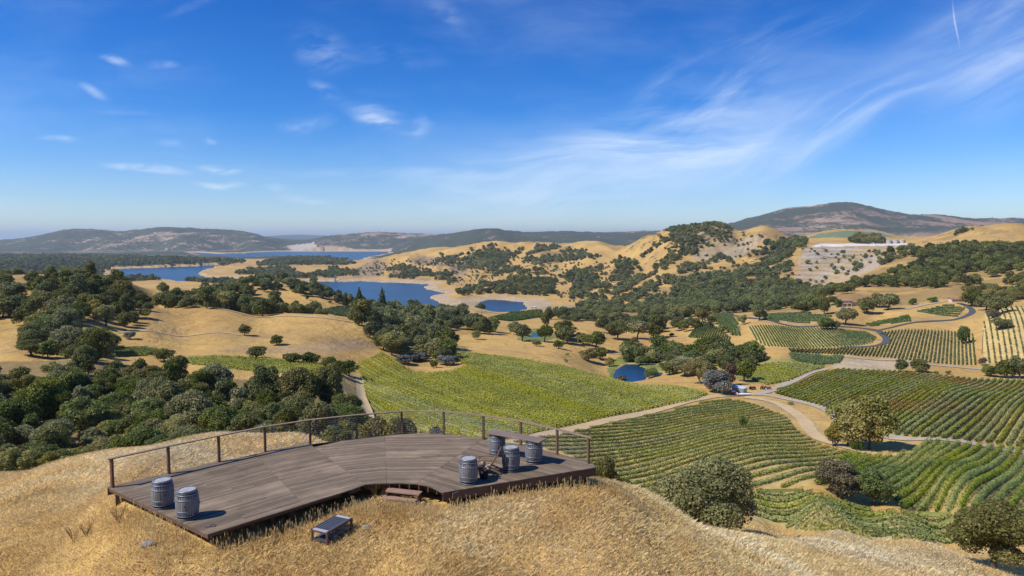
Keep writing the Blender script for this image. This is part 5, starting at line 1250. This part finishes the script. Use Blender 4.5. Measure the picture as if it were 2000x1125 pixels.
# chair space: +x is forward (the way it faces), z up, y across
def cp(fn, n=8): return [fn(i / (n - 1)) for i in range(n)]
for y in (-.21, -.07, .07, .21):
    bm = bmesh.new(); stave(bm, cp(lambda t: (-.10 - .46 * t - .05 * math.sin(math.pi * t), y, .30 + .78 * t)), .125, .045); bm_obj('back_slat', bm, M['chair'], ch)
for i in range(5):
    bm = bmesh.new(); x = .40 - i * .115; box(bm, (x, 0, .36 - i * .018), (.095, .56, .024), 0, .004); bm_obj('seat_slat', bm, M['chair'], ch)
for s in (-1, 1):
    bm = bmesh.new(); stave(bm, cp(lambda t: (.52 - .92 * t, s * .335, .60 + .05 * math.sin(math.pi * t))), .13, .055); bm_obj('armrest', bm, M['chair'], ch)
    bm = bmesh.new(); stave(bm, cp(lambda t: (.44 + .08 * math.sin(math.pi * t), s * .31, .02 + .60 * t)), .10, .04); bm_obj('front_leg', bm, M['chair'], ch)
    bm = bmesh.new(); stave(bm, cp(lambda t: (-.62 + 1.1 * t, s * .27, .03 + .32 * t + .05 * math.sin(math.pi * t))), .11, .045); bm_obj('side_stave', bm, M['chair'], ch)
bm = bmesh.new(); box(bm, (-.30, 0, .60), (.05, .74, .09), 0, .004); bm_obj('back_brace', bm, M['chair'], ch)
# planter with dried heads
px_, py_ = G(944.5, 934.0); pl = empty('planter', (px_, py_, .002)); tag(pl, 'dark pot of dried brown and white flower heads beside the front barrel', 'planter')
bm = bmesh.new(); lathe(bm, [(.13, 0), (.17, .12), (.195, .30), (.205, .31), (.19, .31), (.17, .26)], 24); bm.faces.new([v for v in bm.verts if abs(v.co.z) < 1e-6][::-1]); bm_obj('pot', bm, M['black'], pl, True)
bm = bmesh.new(); lathe(bm, [(.178, .255), (.02, .262)], 24); bm_obj('soil', bm, M['dried_b'], pl)
rr2 = random.Random(3); heads = [[], []]
bs = bmesh.new()
for i in range(34):
    a = rr2.random() * 6.28; r_ = .27 * rr2.random() ** .6; hgt = .36 + .26 * rr2.random() - r_ * .3; p = Vector((math.cos(a) * r_, math.sin(a) * r_, hgt)); heads[int(rr2.random() < .42)].append(p)
    tube(bs, [(p.x * .4, p.y * .4, .25), p], .004, 4)
bm_obj('stems', bs, M['chair'], pl)
for hs_, mt_, nm in ((heads[0], M['dried_b'], 'brown_heads'), (heads[1], M['dried_w'], 'white_heads')):
    bm = bmesh.new()
    for p in hs_:
        v0 = len(bm.verts); r_ = bmesh.ops.create_icosphere(bm, subdivisions=2, radius=rr2.uniform(.036, .062))
        for v in r_['verts']: v.co = v.co * (1 + .35 * (vnoise(np.array(v.co.x * 60 + p.x * 9), np.array(v.co.y * 60 + v.co.z * 40)) - .5)) + p
    bm_obj(nm, bm, mt_, pl)
x, y = G(410, 1029); bm = bmesh.new(); box(bm, (0, 0, .02), (.30, .05, .035), 0, .004); box(bm, (.05, .04, .055), (.16, .045, .03), .35, .004); o = bm_obj('wood_scrap', bm, M['plank']); o.location = (x, y, .002); o.rotation_euler = (0, 0, .2); tag(o, 'small scrap of wood lying near the front left deck corner', 'wood scrap')

# ------------------------------------------------------------------ slatted bench in the grass
zt = float(Hs(-5.7, 21.6)) + .46; c4 = [np.array(G(*q, zt)) for q in ((606.8,1033),(639,1040),(689,1011.5),(657.5,1003.8))]; cc = sum(c4) / 4; d = (c4[2] + c4[3] - c4[0] - c4[1]) / 2; Lb = np.linalg.norm(d); Wb = np.linalg.norm((c4[1] + c4[2] - c4[0] - c4[3]) / 2)
gz = float(Hs(cc[0], cc[1])); print('bench', Lb, Wb, gz, cc)
bn = empty('slatted_bench', (cc[0], cc[1], gz), math.atan2(d[1], d[0])); tag(bn, 'low dark slatted bench with a lower shelf standing in the dry grass', 'bench'); hb = zt - gz
for k in range(5):
    bm = bmesh.new(); w_ = (Wb - .12) / 5; box(bm, (0, -Wb / 2 + .06 + w_ * (k + .5), hb - .014), (Lb - .28, w_ - .022, .026), 0, .003); bm_obj('seat_slat', bm, M['bench'], bn)
for s in (-1, 1):
    bm = bmesh.new(); box(bm, (s * (Lb / 2 - .075), 0, hb - .012), (.11, Wb - .124, .03), 0, .003); bm_obj('end_board', bm, M['bench_end'], bn)
    bm = bmesh.new(); box(bm, (0, s * (Wb / 2 - .028), hb - .03), (Lb, .056, .07), 0, .004); bm_obj('side_rail', bm, M['bench_leg'], bn)
    bm = bmesh.new(); box(bm, (s * (Lb / 2 - .03), 0, hb - .055), (.04, Wb - .116, .055), 0, .003); bm_obj('end_rail', bm, M['bench_leg'], bn)
    for u in (-1, 1):
        bm = bmesh.new(); box(bm, (s * (Lb / 2 - .036), u * (Wb / 2 - .036), (hb - .066 - .12) / 2), (.066, .066, hb - .066 + .12), 0, .004); bm_obj('leg', bm, M['bench_leg'], bn)
for k in range(5):
    bm = bmesh.new(); w_ = (Wb - .1) / 5; box(bm, (0, -Wb / 2 + .05 + w_ * (k + .5), .13), (Lb - .02, w_ - .02, .022), 0, .003); bm_obj('shelf_slat', bm, M['bench'], bn)
# a few stones in the grass
for i, (q, s, lab) in enumerate((((716,1034), .13, 'grey stone in the grass just right of the bench'), ((705,1047), .08, 'small stone near the shaded foot of the bench'), ((290,1068), .16, 'flat grey stone in the grass below the left deck edge'),
                          ((1295,1052), .12, 'small grey rock on the slope left of the big oak'), ((1303,1035), .09, 'smaller rock above the one on the right slope'), ((530,1062), .08, 'small stone left of the bench'))):
    x, y = hit(q[0], q[1], 15); x = float(x[0]); y = float(y[0]); bm = bmesh.new(); bmesh.ops.create_icosphere(bm, subdivisions=3, radius=s)
    for v in bm.verts: v.co = Vector((v.co.x * 1.3, v.co.y, v.co.z * .6)) * (1 + .5 * (float(vnoise(np.array(v.co.x * 14 + i * 5), np.array(v.co.y * 14 + v.co.z * 11))) - .5))
    o = bm_obj('stone', bm, M['rock'], smooth=False); o.location = (x, y, float(Hs(x, y)) + s * .45); tag(o, lab, 'stone', 'stones on the hilltop')
# ------------------------------------------------------------------ far buildings and vehicles
def place(name, px, py, rz, lab, cat, y0=60, Y=None, group=None):
    if Y: x = px_dir(px, 466)[0] * Y; y = Y
    else:
        x, y = hit(px, py, y0); x = float(x[0]); y = float(y[0])
    o = empty(name, (x, y, float(Hs(x, y))), rz); tag(o, lab, cat, group); return o
def bx(name, parent, c, s, mat, rz=0, bev=0.0):
    bm = bmesh.new(); box(bm, c, s, rz, bev); return bm_obj(name, bm, mat, parent)
def gable(name, parent, c, L, Wd, zb, rise, over, mat, th=.18):
    """roof with its ridge along x"""
    bm = bmesh.new(); x0, x1 = c[0] - L / 2 - over, c[0] + L / 2 + over; h = Wd / 2 + over; zo = zb - rise * over / (Wd / 2)
    for s in (-1, 1):
        v = [bm.verts.new(p) for p in ((x0, c[1], zb + rise), (x1, c[1], zb + rise), (x1, c[1] + s * h, zo), (x0, c[1] + s * h, zo), (x0, c[1], zb + rise + th), (x1, c[1], zb + rise + th), (x1, c[1] + s * h, zo + th), (x0, c[1] + s * h, zo + th))]
        for f in ((0,1,2,3), (7,6,5,4), (0,4,5,1), (1,5,6,2), (2,6,7,3), (3,7,4,0)): bm.faces.new([v[i] for i in f])
    bmesh.ops.recalc_face_normals(bm, faces=bm.faces); return bm_obj(name, bm, mat, parent)
def house_body(name, parent, c, L, Wd, zb, rise, mat):
    bm = bmesh.new(); pr = [(-Wd/2, -1.5), (Wd/2, -1.5), (Wd/2, zb), (0, zb + rise - .05), (-Wd/2, zb)]
    a = [bm.verts.new((c[0] - L/2, c[1] + y, z)) for y, z in pr]; b = [bm.verts.new((c[0] + L/2, c[1] + y, z)) for y, z in pr]
    for i in range(5): bm.faces.new((a[i], a[(i+1) % 5], b[(i+1) % 5], b[i]))
    bm.faces.new(a[::-1]); bm.faces.new(b); bmesh.ops.recalc_face_normals(bm, faces=bm.faces); return bm_obj(name, bm, mat, parent)
h = place('house', 1648, 597, .12, 'cream house with a terracotta tiled roof and chimney above the vine bench', 'house')
house_body('wall', h, (0, 0), 10, 7.5, 5.0, 1.5, M['stucco']); r = gable('roof', h, (0, 0), 10, 7.5, 5.0, 1.5, .8, M['tile']); bx('chimney', r, (-4.2, 1.0, 6.8), (1.0, 1.0, 1.8), M['stucco'])
house_body('wing_wall', h, (8.2, 1.2), 8, 6.5, 3.4, 1.2, M['stucco']); gable('wing_roof', h, (8.6, 1.2), 8, 6.5, 3.4, 1.2, .7, M['tile'])
for x in (-3.4, -1.2, 1.2, 3.4):
    w = bx('window', h, (x, -3.78, 3.7), (1.3, .08, 1.4), M['white']); bx('pane', w, (x, -3.83, 3.7), (1.05, .05, 1.15), M['glass'])
    w = bx('window', h, (x, -3.78, 1.3), (1.5, .08, 1.9), M['white']); bx('pane', w, (x, -3.83, 1.3), (1.2, .05, 1.6), M['glass'])
bx('balcony', h, (0, -4.6, 2.55), (9.4, 1.6, .22), M['white'])
for x in (-4.4, 0, 4.4): bx('balcony_post', h, (x, -5.2, .9), (.3, .3, 3.2), M['white'])
h = place('house', 1868, 589, -.1, 'low house with a reddish roof among garden trees at the far right', 'house')
house_body('wall', h, (0, 0), 11, 6.5, 2.6, 1.1, M['stucco']); gable('roof', h, (0, 0), 11, 6.5, 2.6, 1.1, .9, M['tile'])
for x in (-4, -1.4, 1.4, 4): w = bx('window', h, (x, -3.28, 1.4), (1.6, .08, 1.3), M['white']); bx('pane', w, (x, -3.33, 1.4), (1.3, .05, 1.05), M['glass'])
h = place('pavilion', 906, 598, .1, 'flat-roofed pavilion on the golden knoll before the lake', 'pavilion', y0=300)
bx('wall', h, (0, 1.5, 1.6), (8.5, 5, 3.6), M['stucco']); bx('roof', h, (0, 0, 3.9), (11.5, 8.5, .5), M['tile'])
for x in (-4.9, -1.6, 1.6, 4.9): bx('column', h, (x, -3.4, 1.6), (.4, .4, 4.1), M['conc'])
for x in (-2.6, 0, 2.6): bx('window', h, (x, -1.05, 1.8), (1.6, .1, 1.8), M['glass'])
h = place('farm_building', 1194, 619, .05, 'small white farm building before the drained lake arm', 'building', y0=300)
house_body('wall', h, (0, 0), 9.5, 5.5, 2.8, 1.2, M['white']); gable('roof', h, (0, 0), 9.5, 5.5, 2.8, 1.2, .4, M['lightroof']); bx('door', h, (1.5, -2.79, 1.0), (2.2, .08, 2.1), M['greywall']); bx('window', h, (-2.4, -2.79, 1.6), (1.3, .08, 1.0), M['glass'])
h = place('farm_building', 1043, 602, .0, 'white-roofed building with parked things above the dark vines', 'building', y0=300)
house_body('wall', h, (0, 0), 7, 6, 3.2, 1.2, M['greywall']); gable('roof', h, (0, 0), 7, 6, 3.2, 1.2, .4, M['lightroof']); bx('door', h, (0, -3.04, 1.2), (2.6, .08, 2.5), M['white'])
# metal shed with a shallow lean-to roof
h = place('metal_shed', 1444, 768, -.95, 'small grey metal shed with a pale roof beside the gravel road junction', 'shed')
bm = bmesh.new(); pr = [(-1.3, -.3), (1.3, -.3), (1.3, 2.9), (-1.3, 2.5)]
a = [bm.verts.new((-2.9, y, z)) for y, z in pr]; b = [bm.verts.new((2.9, y, z)) for y, z in pr]
for i in range(4): bm.faces.new((a[i], a[(i+1) % 4], b[(i+1) % 4], b[i]))
bm.faces.new(a[::-1]); bm.faces.new(b); bmesh.ops.recalc_face_normals(bm, faces=bm.faces); bm_obj('wall', bm, M['greywall'], h)
bm = bmesh.new(); v = [bm.verts.new(p) for p in ((-3.1,-1.5,2.52),(3.1,-1.5,2.52),(3.1,1.5,2.98),(-3.1,1.5,2.98),(-3.1,-1.5,2.62),(3.1,-1.5,2.62),(3.1,1.5,3.08),(-3.1,1.5,3.08))]
for f in ((3,2,1,0), (4,5,6,7), (0,1,5,4), (1,2,6,5), (2,3,7,6), (3,0,4,7)): bm.faces.new([v[i] for i in f])
bm_obj('roof', bm, M['lightroof'], h); bx('door', h, (-2.93, 0, 1.05), (.06, 1.5, 2.1), M['white'])
for i in range(14): bx('rib', h, (-2.6 + i * .4, -1.32, 1.2), (.06, .05, 2.4), M['greywall'])
def wheel(parent, c, r, w):
    bm = bmesh.new(); tube(bm, [(c[0], c[1] - w/2, c[2]), (c[0], c[1] + w/2, c[2])], r, 18); o = bm_obj('wheel', bm, M['rubber'], parent)
    bm = bmesh.new(); tube(bm, [(c[0], c[1] - w/2 - .02, c[2]), (c[0], c[1] + w/2 + .02, c[2])], r * .5, 12); bm_obj('rim', bm, M['lightroof'], o)
t = place('flatbed_trailer', 1452, 773, .08, 'long white flatbed trailer parked in front of the metal shed', 'trailer')
bx('bed', t, (0, 0, .85), (6.2, 2.0, .16), M['white'], 0, .03); bx('headboard', t, (-3.0, 0, 1.25), (.12, 2.0, .7), M['white'])
for x in (.6, 1.6):
    for y in (-.9, .9): wheel(t, (x, y, .38), .38, .26)
bm = bmesh.new(); tube(bm, [(-3.0, .5, .75), (-4.3, 0, .55)], .06, 6); tube(bm, [(-3.0, -.5, .75), (-4.3, 0, .55)], .06, 6); bm_obj('drawbar', bm, M['redpaint'], t)
t = place('truck', 1434, 771, .08, 'small red and white truck left of the flatbed trailer', 'truck')
bx('body', t, (0, 0, .95), (4.2, 1.8, .7), M['redpaint'], 0, .08); c = bx('cab', t, (-.6, 0, 1.6), (1.7, 1.6, .7), M['white'], 0, .12); bx('windscreen', c, (-1.47, 0, 1.6), (.05, 1.35, .45), M['glass'])
for x in (-1.3, 1.3):
    for y in (-.85, .85): wheel(t, (x, y, .36), .36, .24)
tr0 = None
def tractor(px, py, rz, lab):
    t = place('tractor', px, py, rz, lab, 'tractor', group='red farm machines by the shed')
    bx('hood', t, (.75, 0, 1.05), (1.5, .7, .65), M['redpaint'], 0, .06); bx('chassis', t, (0, 0, .7), (2.6, .5, .35), M['rubber'], 0, .03)
    for y in (-.62, .62): bx('fender', t, (-.7, y, 1.25), (1.1, .36, .1), M['redpaint'], 0, .03)
    bx('seat', t, (-.7, 0, 1.2), (.45, .45, .5), M['black'], 0, .05)
    bm = bmesh.new(); tube(bm, [(-.95, -.45, 1.0), (-1.0, -.45, 2.2), (-1.0, .45, 2.2), (-.95, .45, 1.0)], .04, 6); bm_obj('roll_bar', bm, M['black'], t)
    bm = bmesh.new(); tube(bm, [(1.1, .2, 1.35), (1.1, .2, 1.95)], .04, 6); bm_obj('exhaust', bm, M['black'], t)
    for y in (-.7, .7): wheel(t, (-.7, y, .68), .68, .38)
    for y in (-.55, .55): wheel(t, (1.05, y, .42), .42, .26)
tractor(1470, 761, .5, 'red tractor nearest the shed on the pale yard'); tractor(1489, 760, 1.2, 'middle one of the red machines on the pale yard'); tractor(1499, 761, -.3, 'rightmost red machine beside the gravel road')
t = place('parked_car', 1645, 603, .1, 'white car parked before the tiled house', 'car')
bx('body', t, (0, 0, .7), (4.4, 1.8, .6), M['white'], 0, .12); c = bx('cabin', t, (-.2, 0, 1.2), (2.3, 1.55, .55), M['glass'], 0, .15); bx('roof_panel', c, (-.2, 0, 1.49), (1.7, 1.3, .06), M['white'])
for x in (-1.35, 1.35):
    for y in (-.82, .82): wheel(t, (x, y, .33), .33, .22)
# tanks and site buildings on the quarry plateau
for i, (px, lab) in enumerate(((1735, 'left'), (1748.5, 'middle'), (1762, 'right'))):
    t = place('storage_tank', px, 474, 0, f'{lab} one of three round tan storage tanks on the quarry plateau', 'tank', Y=1800, group='storage tanks on the plateau')
    bm = bmesh.new(); lathe(bm, [(8.2, -4), (8.2, 8.2)], 32); bm_obj('shell', bm, M['tank'], t, True)
    bm = bmesh.new(); lathe(bm, [(8.5, 8.15), (8.5, 8.6), (.3, 9.8)], 32, True); bm_obj('roof', bm, M['lightroof'], t)
t = place('site_building', 1714, 474, .1, 'white building at the foot of the dark trees beside the tanks', 'building', Y=1780); house_body('wall', t, (0, 0), 12, 7, 5, 1.2, M['white']); gable('roof', t, (0, 0), 12, 7, 5, 1.2, .3, M['lightroof']); bx('door', t, (0, -3.55, 2), (3, .1, 4), M['greywall'])
t = place('site_building', 1704, 474, .0, 'smaller white building left of the one beside the tanks', 'building', Y=1770); house_body('wall', t, (0, 0), 7, 5, 2.6, .8, M['white']); gable('roof', t, (0, 0), 7, 5, 2.6, .8, .3, M['lightroof']); bx('door', t, (0, -2.55, 1), (1.6, .1, 2.2), M['greywall'])
t = place('site_building', 1690, 474, .0, 'long low white cabin on the pale quarry floor', 'building', Y=1760); house_body('wall', t, (0, 0), 16, 4, 2.4, .4, M['white']); gable('roof', t, (0, 0), 16, 4, 2.4, .4, .2, M['lightroof']); bx('door', t, (2, -2.05, 1), (1.4, .1, 2.0), M['greywall'])
# intake tower at the lake edge
Yt = (LAKE - CAMZ) / px_dir(655, 551)[1]; xt = px_dir(655, 551)[0] * Yt
t = empty('intake_tower', (xt, Yt, LAKE)); tag(t, 'slender dark intake tower with a footbridge at the lake shore', 'tower')
bx('shaft', t, (0, 0, 9), (4.5, 4.5, 24), M['greywall']); bx('cap', t, (0, 0, 21.6), (7, 7, 1.4), M['conc'])
bm = bmesh.new(); tube(bm, [(2, 2, 2), (16, 12, 9), (30, 22, 20)], 1.0, 6); bm_obj('inclined_walkway', bm, M['greywall'], t)
# power pylons on the skyline and farm poles
def pylon(px, ytop, Y, lab):
    x = px_dir(px, 466)[0] * Y; z = float(Hs(x, Y)); top = CAMZ + px_dir(px, ytop)[1] * Y; Ht = max(top - z, 30); t = empty('power_pylon', (x, Y, z)); tag(t, lab, 'pylon', 'power pylons on the skyline')
    bm = bmesh.new(); b_ = Ht * .11; r_ = .32
    for sx in (-1, 1):
        for sy in (-1, 1): tube(bm, [(sx * b_, sy * b_, 0), (sx * b_ * .3, sy * b_ * .3, Ht * .62), (0, 0, Ht)], r_, 4)
    for k in range(7):
        f0 = k / 7 * .62; f1 = (k + 1) / 7 * .62; w0 = b_ * (1 - .7 * k / 7); w1 = b_ * (1 - .7 * (k + 1) / 7)
        for s in (-1, 1): tube(bm, [(-w0, s * w0, Ht * f0), (w1, s * w1, Ht * f1)], r_ * .6, 4); tube(bm, [(w0, s * w0, Ht * f0), (-w1, s * w1, Ht * f1)], r_ * .6, 4)
    bm_obj('lattice', bm, M['blossom'], t)
    for f in (.66, .78, .9):
        bm = bmesh.new(); tube(bm, [(-Ht * .16, 0, Ht * f), (0, 0, Ht * (f + .03)), (Ht * .16, 0, Ht * f)], r_, 4); bm_obj('cross_arm', bm, M['blossom'], t)
pylon(1936, 423, 2600, 'nearer power pylon on the wooded ridge at the right'); pylon(1966, 433, 3000, 'farther, smaller power pylon right of the nearer one')
def pole(px, py, ytop, lab, y0=60, group='utility poles'):
    t = place('utility_pole', px, py, .2, lab, 'utility pole', y0=y0, group=group); Y = t.location.y; Ht = CAMZ + px_dir(px, ytop)[1] * Y - t.location.z; Ht = min(max(Ht, 7), 14)
    bm = bmesh.new(); tube(bm, [(0, 0, -.5), (0, 0, Ht)], [.2, .13], 8); bm_obj('mast', bm, M['bark'], t); bm = bmesh.new(); box(bm, (0, 0, Ht - .8), (2.4, .14, .14)); bm_obj('cross_arm', bm, M['bark'], t)
pole(1976, 601, 578, 'utility pole on the crest above the pale vine rows'); pole(941, 622, 604, 'utility pole beside the driveway right of the pavilion', 300); pole(1121, 652, 634, 'utility pole among the valley oaks', 300)
pole(1918, 690, 640, 'utility pole between the upright and the pale vine rows', 60)

# fallen bleached branches behind the railing
x, y = hit(675, 846, 34); r3 = random.Random(9); bm = bmesh.new()
for i in range(7):
    a = r3.random() * 3.1; L_ = r3.uniform(1.2, 3.2); p = Vector((r3.uniform(-1.2, 1.2), r3.uniform(-.8, .8), .2)); tube(bm, [p, p + Vector((math.cos(a) * L_ * .5, math.sin(a) * L_ * .5, .35)), p + Vector((math.cos(a) * L_, math.sin(a) * L_, r3.uniform(.1, .9)))], [.07, .05, .02], 5)
o = bm_obj('fallen_branches', bm, M['conc']); tag(o, 'bleached fallen branches in the brush behind the left part of the railing', 'branches'); yy_ = float(y[0]) if y[0] == y[0] else 70.; xx_ = px_dir(675, 846)[0] * yy_; o.location = (xx_, yy_, float(Hs(xx_, yy_)))

# ------------------------------------------------------------------ dry grass
def grass(name, label, x0, x1, y0, y1, n, hgt, wid, mat, taller=0.0):
    X = rng.uniform(x0, x1, n); Y = rng.uniform(y0, y1, n)
    k = (np.abs(X) < Y * .80 + 3); X = X[k]; Y = Y[k]
    dk = in_poly(X, Y, [OUT[i] for i in range(12)] + [CR, I1, I2, I3, I4, I5, I6, CL]); k = ~dk; X = X[k]; Y = Y[k]
    Zg = Hs(X, Y); k = visible(X, Y, Zg + .3, .97); X = X[k]; Y = Y[k]; Zg = Zg[k]
    qx, qy = proj(X, Y, Zg + .3); k = (qx > -30) & (qx < 2030) & (qy < 1175); X = X[k]; Y = Y[k]; Zg = Zg[k]
    pt = fbm(X, Y, 1.1, 3, 91); pb = fbm(X, Y, 6, 3, 92); k = rng.random(len(X)) < sstep(pt, .25, .6) * .6 + .4; X = X[k]; Y = Y[k]; Zg = Zg[k]; pt = pt[k]; pb = pb[k]; n = len(X)
    h_ = hgt * (.45 + .7 * rng.random(n)) * (.85 + .3 * pt) * (.6 + .8 * pb); a = rng.random(n) * 2 * np.pi; w_ = wid * (.7 + .6 * rng.random(n))
    lean = 1.5 * rng.random(n) ** .7; la = a + rng.normal(size=n) * .8 + .5; dx, dy = np.cos(a + np.pi / 2) * w_ / 2, np.sin(a + np.pi / 2) * w_ / 2
    lx, ly = np.cos(la) * lean * h_, np.sin(la) * lean * h_
    V_ = np.stack([np.c_[X - dx, Y - dy, Zg - .03], np.c_[X + dx, Y + dy, Zg - .03], np.c_[X + dx * .7 + lx * .4, Y + dy * .7 + ly * .4, Zg + h_ * .6], np.c_[X + lx, Y + ly, Zg + h_]], 1).reshape(-1, 3)
    o = np_obj(name, V_, np.arange(4 * n).reshape(n, 4), M[mat]); tag(o, label, 'grass', None, 'stuff'); print(name, n)
grass('dry_grass', 'golden dry grass covering the hilltop round the deck', -24, 22, 15.5, 34, 520000, .155, .014, 'grass')
grass('dry_grass', 'golden dry grass on the brow behind and beside the deck', -42, 34, 30, 54, 260000, .20, .026, 'grass')
grass('dry_grass', 'golden dry grass on the slope falling to the lower right', 6, 85, 34, 112, 160000, .26, .05, 'grass')
# taller seed-headed stalks along the deck front and in tufts
def stalks(seglist, n, hgt):
    VV = []; FF = []; o_ = 0; r = np.random.default_rng(4)
    for (a, b, side, cnt) in seglist:
        a = np.array(a); b = np.array(b); d = (b - a) / np.linalg.norm(b - a); nn = np.array((d[1], -d[0])) * side
        t = r.random(cnt); q = a + np.outer(t, b - a) + nn * (r.random((cnt, 1)) * .9 - .05); z = Hs(q[:,0], q[:,1]); h_ = hgt * (.35 + .9 * r.random(cnt) ** 1.6); an = r.random(cnt) * 6.28
        le = r.random(cnt) * .3 * h_; tx, ty = np.cos(an) * le, np.sin(an) * le; w_ = .006; c_, s_ = np.cos(an + 1.57) * w_, np.sin(an + 1.57) * w_
        st_ = np.stack([np.c_[q[:,0] - c_, q[:,1] - s_, z], np.c_[q[:,0] + c_, q[:,1] + s_, z], np.c_[q[:,0] + c_ + tx, q[:,1] + s_ + ty, z + h_], np.c_[q[:,0] - c_ + tx, q[:,1] - s_ + ty, z + h_]], 1)
        hw = .016; hd = np.stack([np.c_[q[:,0] + tx, q[:,1] + ty, z + h_ * .80], np.c_[q[:,0] + tx + hw, q[:,1] + ty, z + h_ * .93], np.c_[q[:,0] + tx * 1.1, q[:,1] + ty * 1.1, z + h_ * 1.10], np.c_[q[:,0] + tx - hw, q[:,1] + ty, z + h_ * .93]], 1)
        VV += [st_.reshape(-1, 3), hd.reshape(-1, 3)]
    V_ = np.concatenate(VV); o = np_obj('grass_stalks', V_, np.arange(len(V_)).reshape(-1, 4), M['grass']); tag(o, 'tall seed-headed dry stalks along the edge of the deck', 'grass', None, 'stuff')
stalks([(CL, I6, 1, 600), (I1, CR, 1, 550), (OUT[0], CL, 1, 500), (CR, (5.5, 27.2), 1, 600), ((-5.6, 23.6), (-2.5, 23.3), 1, 700), ((-16.5, 25.2), (-9.6, 19.6), 1, 500), (OUT[9], OUT[7], -1, 900)], 0, .38)
for i, (x, y, lab) in enumerate(((-14.9, 23.2, 'dry branching weed at the left corner of the deck'), (-13.4, 22.6, 'second dry weed along the left edge of the deck'), (-15.6, 23.6, 'dry weed standing outermost left of the deck'))):
    bm = bmesh.new(); r4 = random.Random(i + 20)
    for k in range(26):
        a = r4.random() * 6.28; L_ = r4.uniform(.3, .75); e = Vector((math.cos(a) * L_ * .45, math.sin(a) * L_ * .45, L_)); tube(bm, [(0, 0, 0), e * .5 + Vector((0, 0, .06)), e], [.006, .004, .002], 4)
        for s in range(3): f = e * r4.uniform(.5, .9); g_ = f + Vector((r4.uniform(-.12, .12), r4.uniform(-.12, .12), r4.uniform(.03, .16))); tube(bm, [f, g_], [.003, .002], 3)
    o = bm_obj('dry_weed', bm, M['dried_b']); o.location = (x, y, float(Hs(x, y))); tag(o, lab, 'weed', 'dry weeds at the left end of the deck')

# ------------------------------------------------------------------ haze
bm = bmesh.new(); box(bm, (0, 34000, 165), (160000, 70000, 730)); hz_ = bm_obj('haze', bm, None); tag(hz_, 'thin blue haze over the distant hills', 'haze', None, 'stuff')
m = bpy.data.materials.new('air_haze'); m.use_nodes = True; t = NT(m.node_tree); out = t.n('ShaderNodeOutputMaterial'); v = t.n('ShaderNodeVolumePrincipled')
v.inputs['Color'].default_value = (.72, .86, 1.0, 1); v.inputs['Density'].default_value = 3.8e-5; v.inputs['Anisotropy'].default_value = .1
t.l(v.outputs[0], out.inputs['Volume']); hz_.data.materials.append(m)
hz_['kind'] = 'stuff'
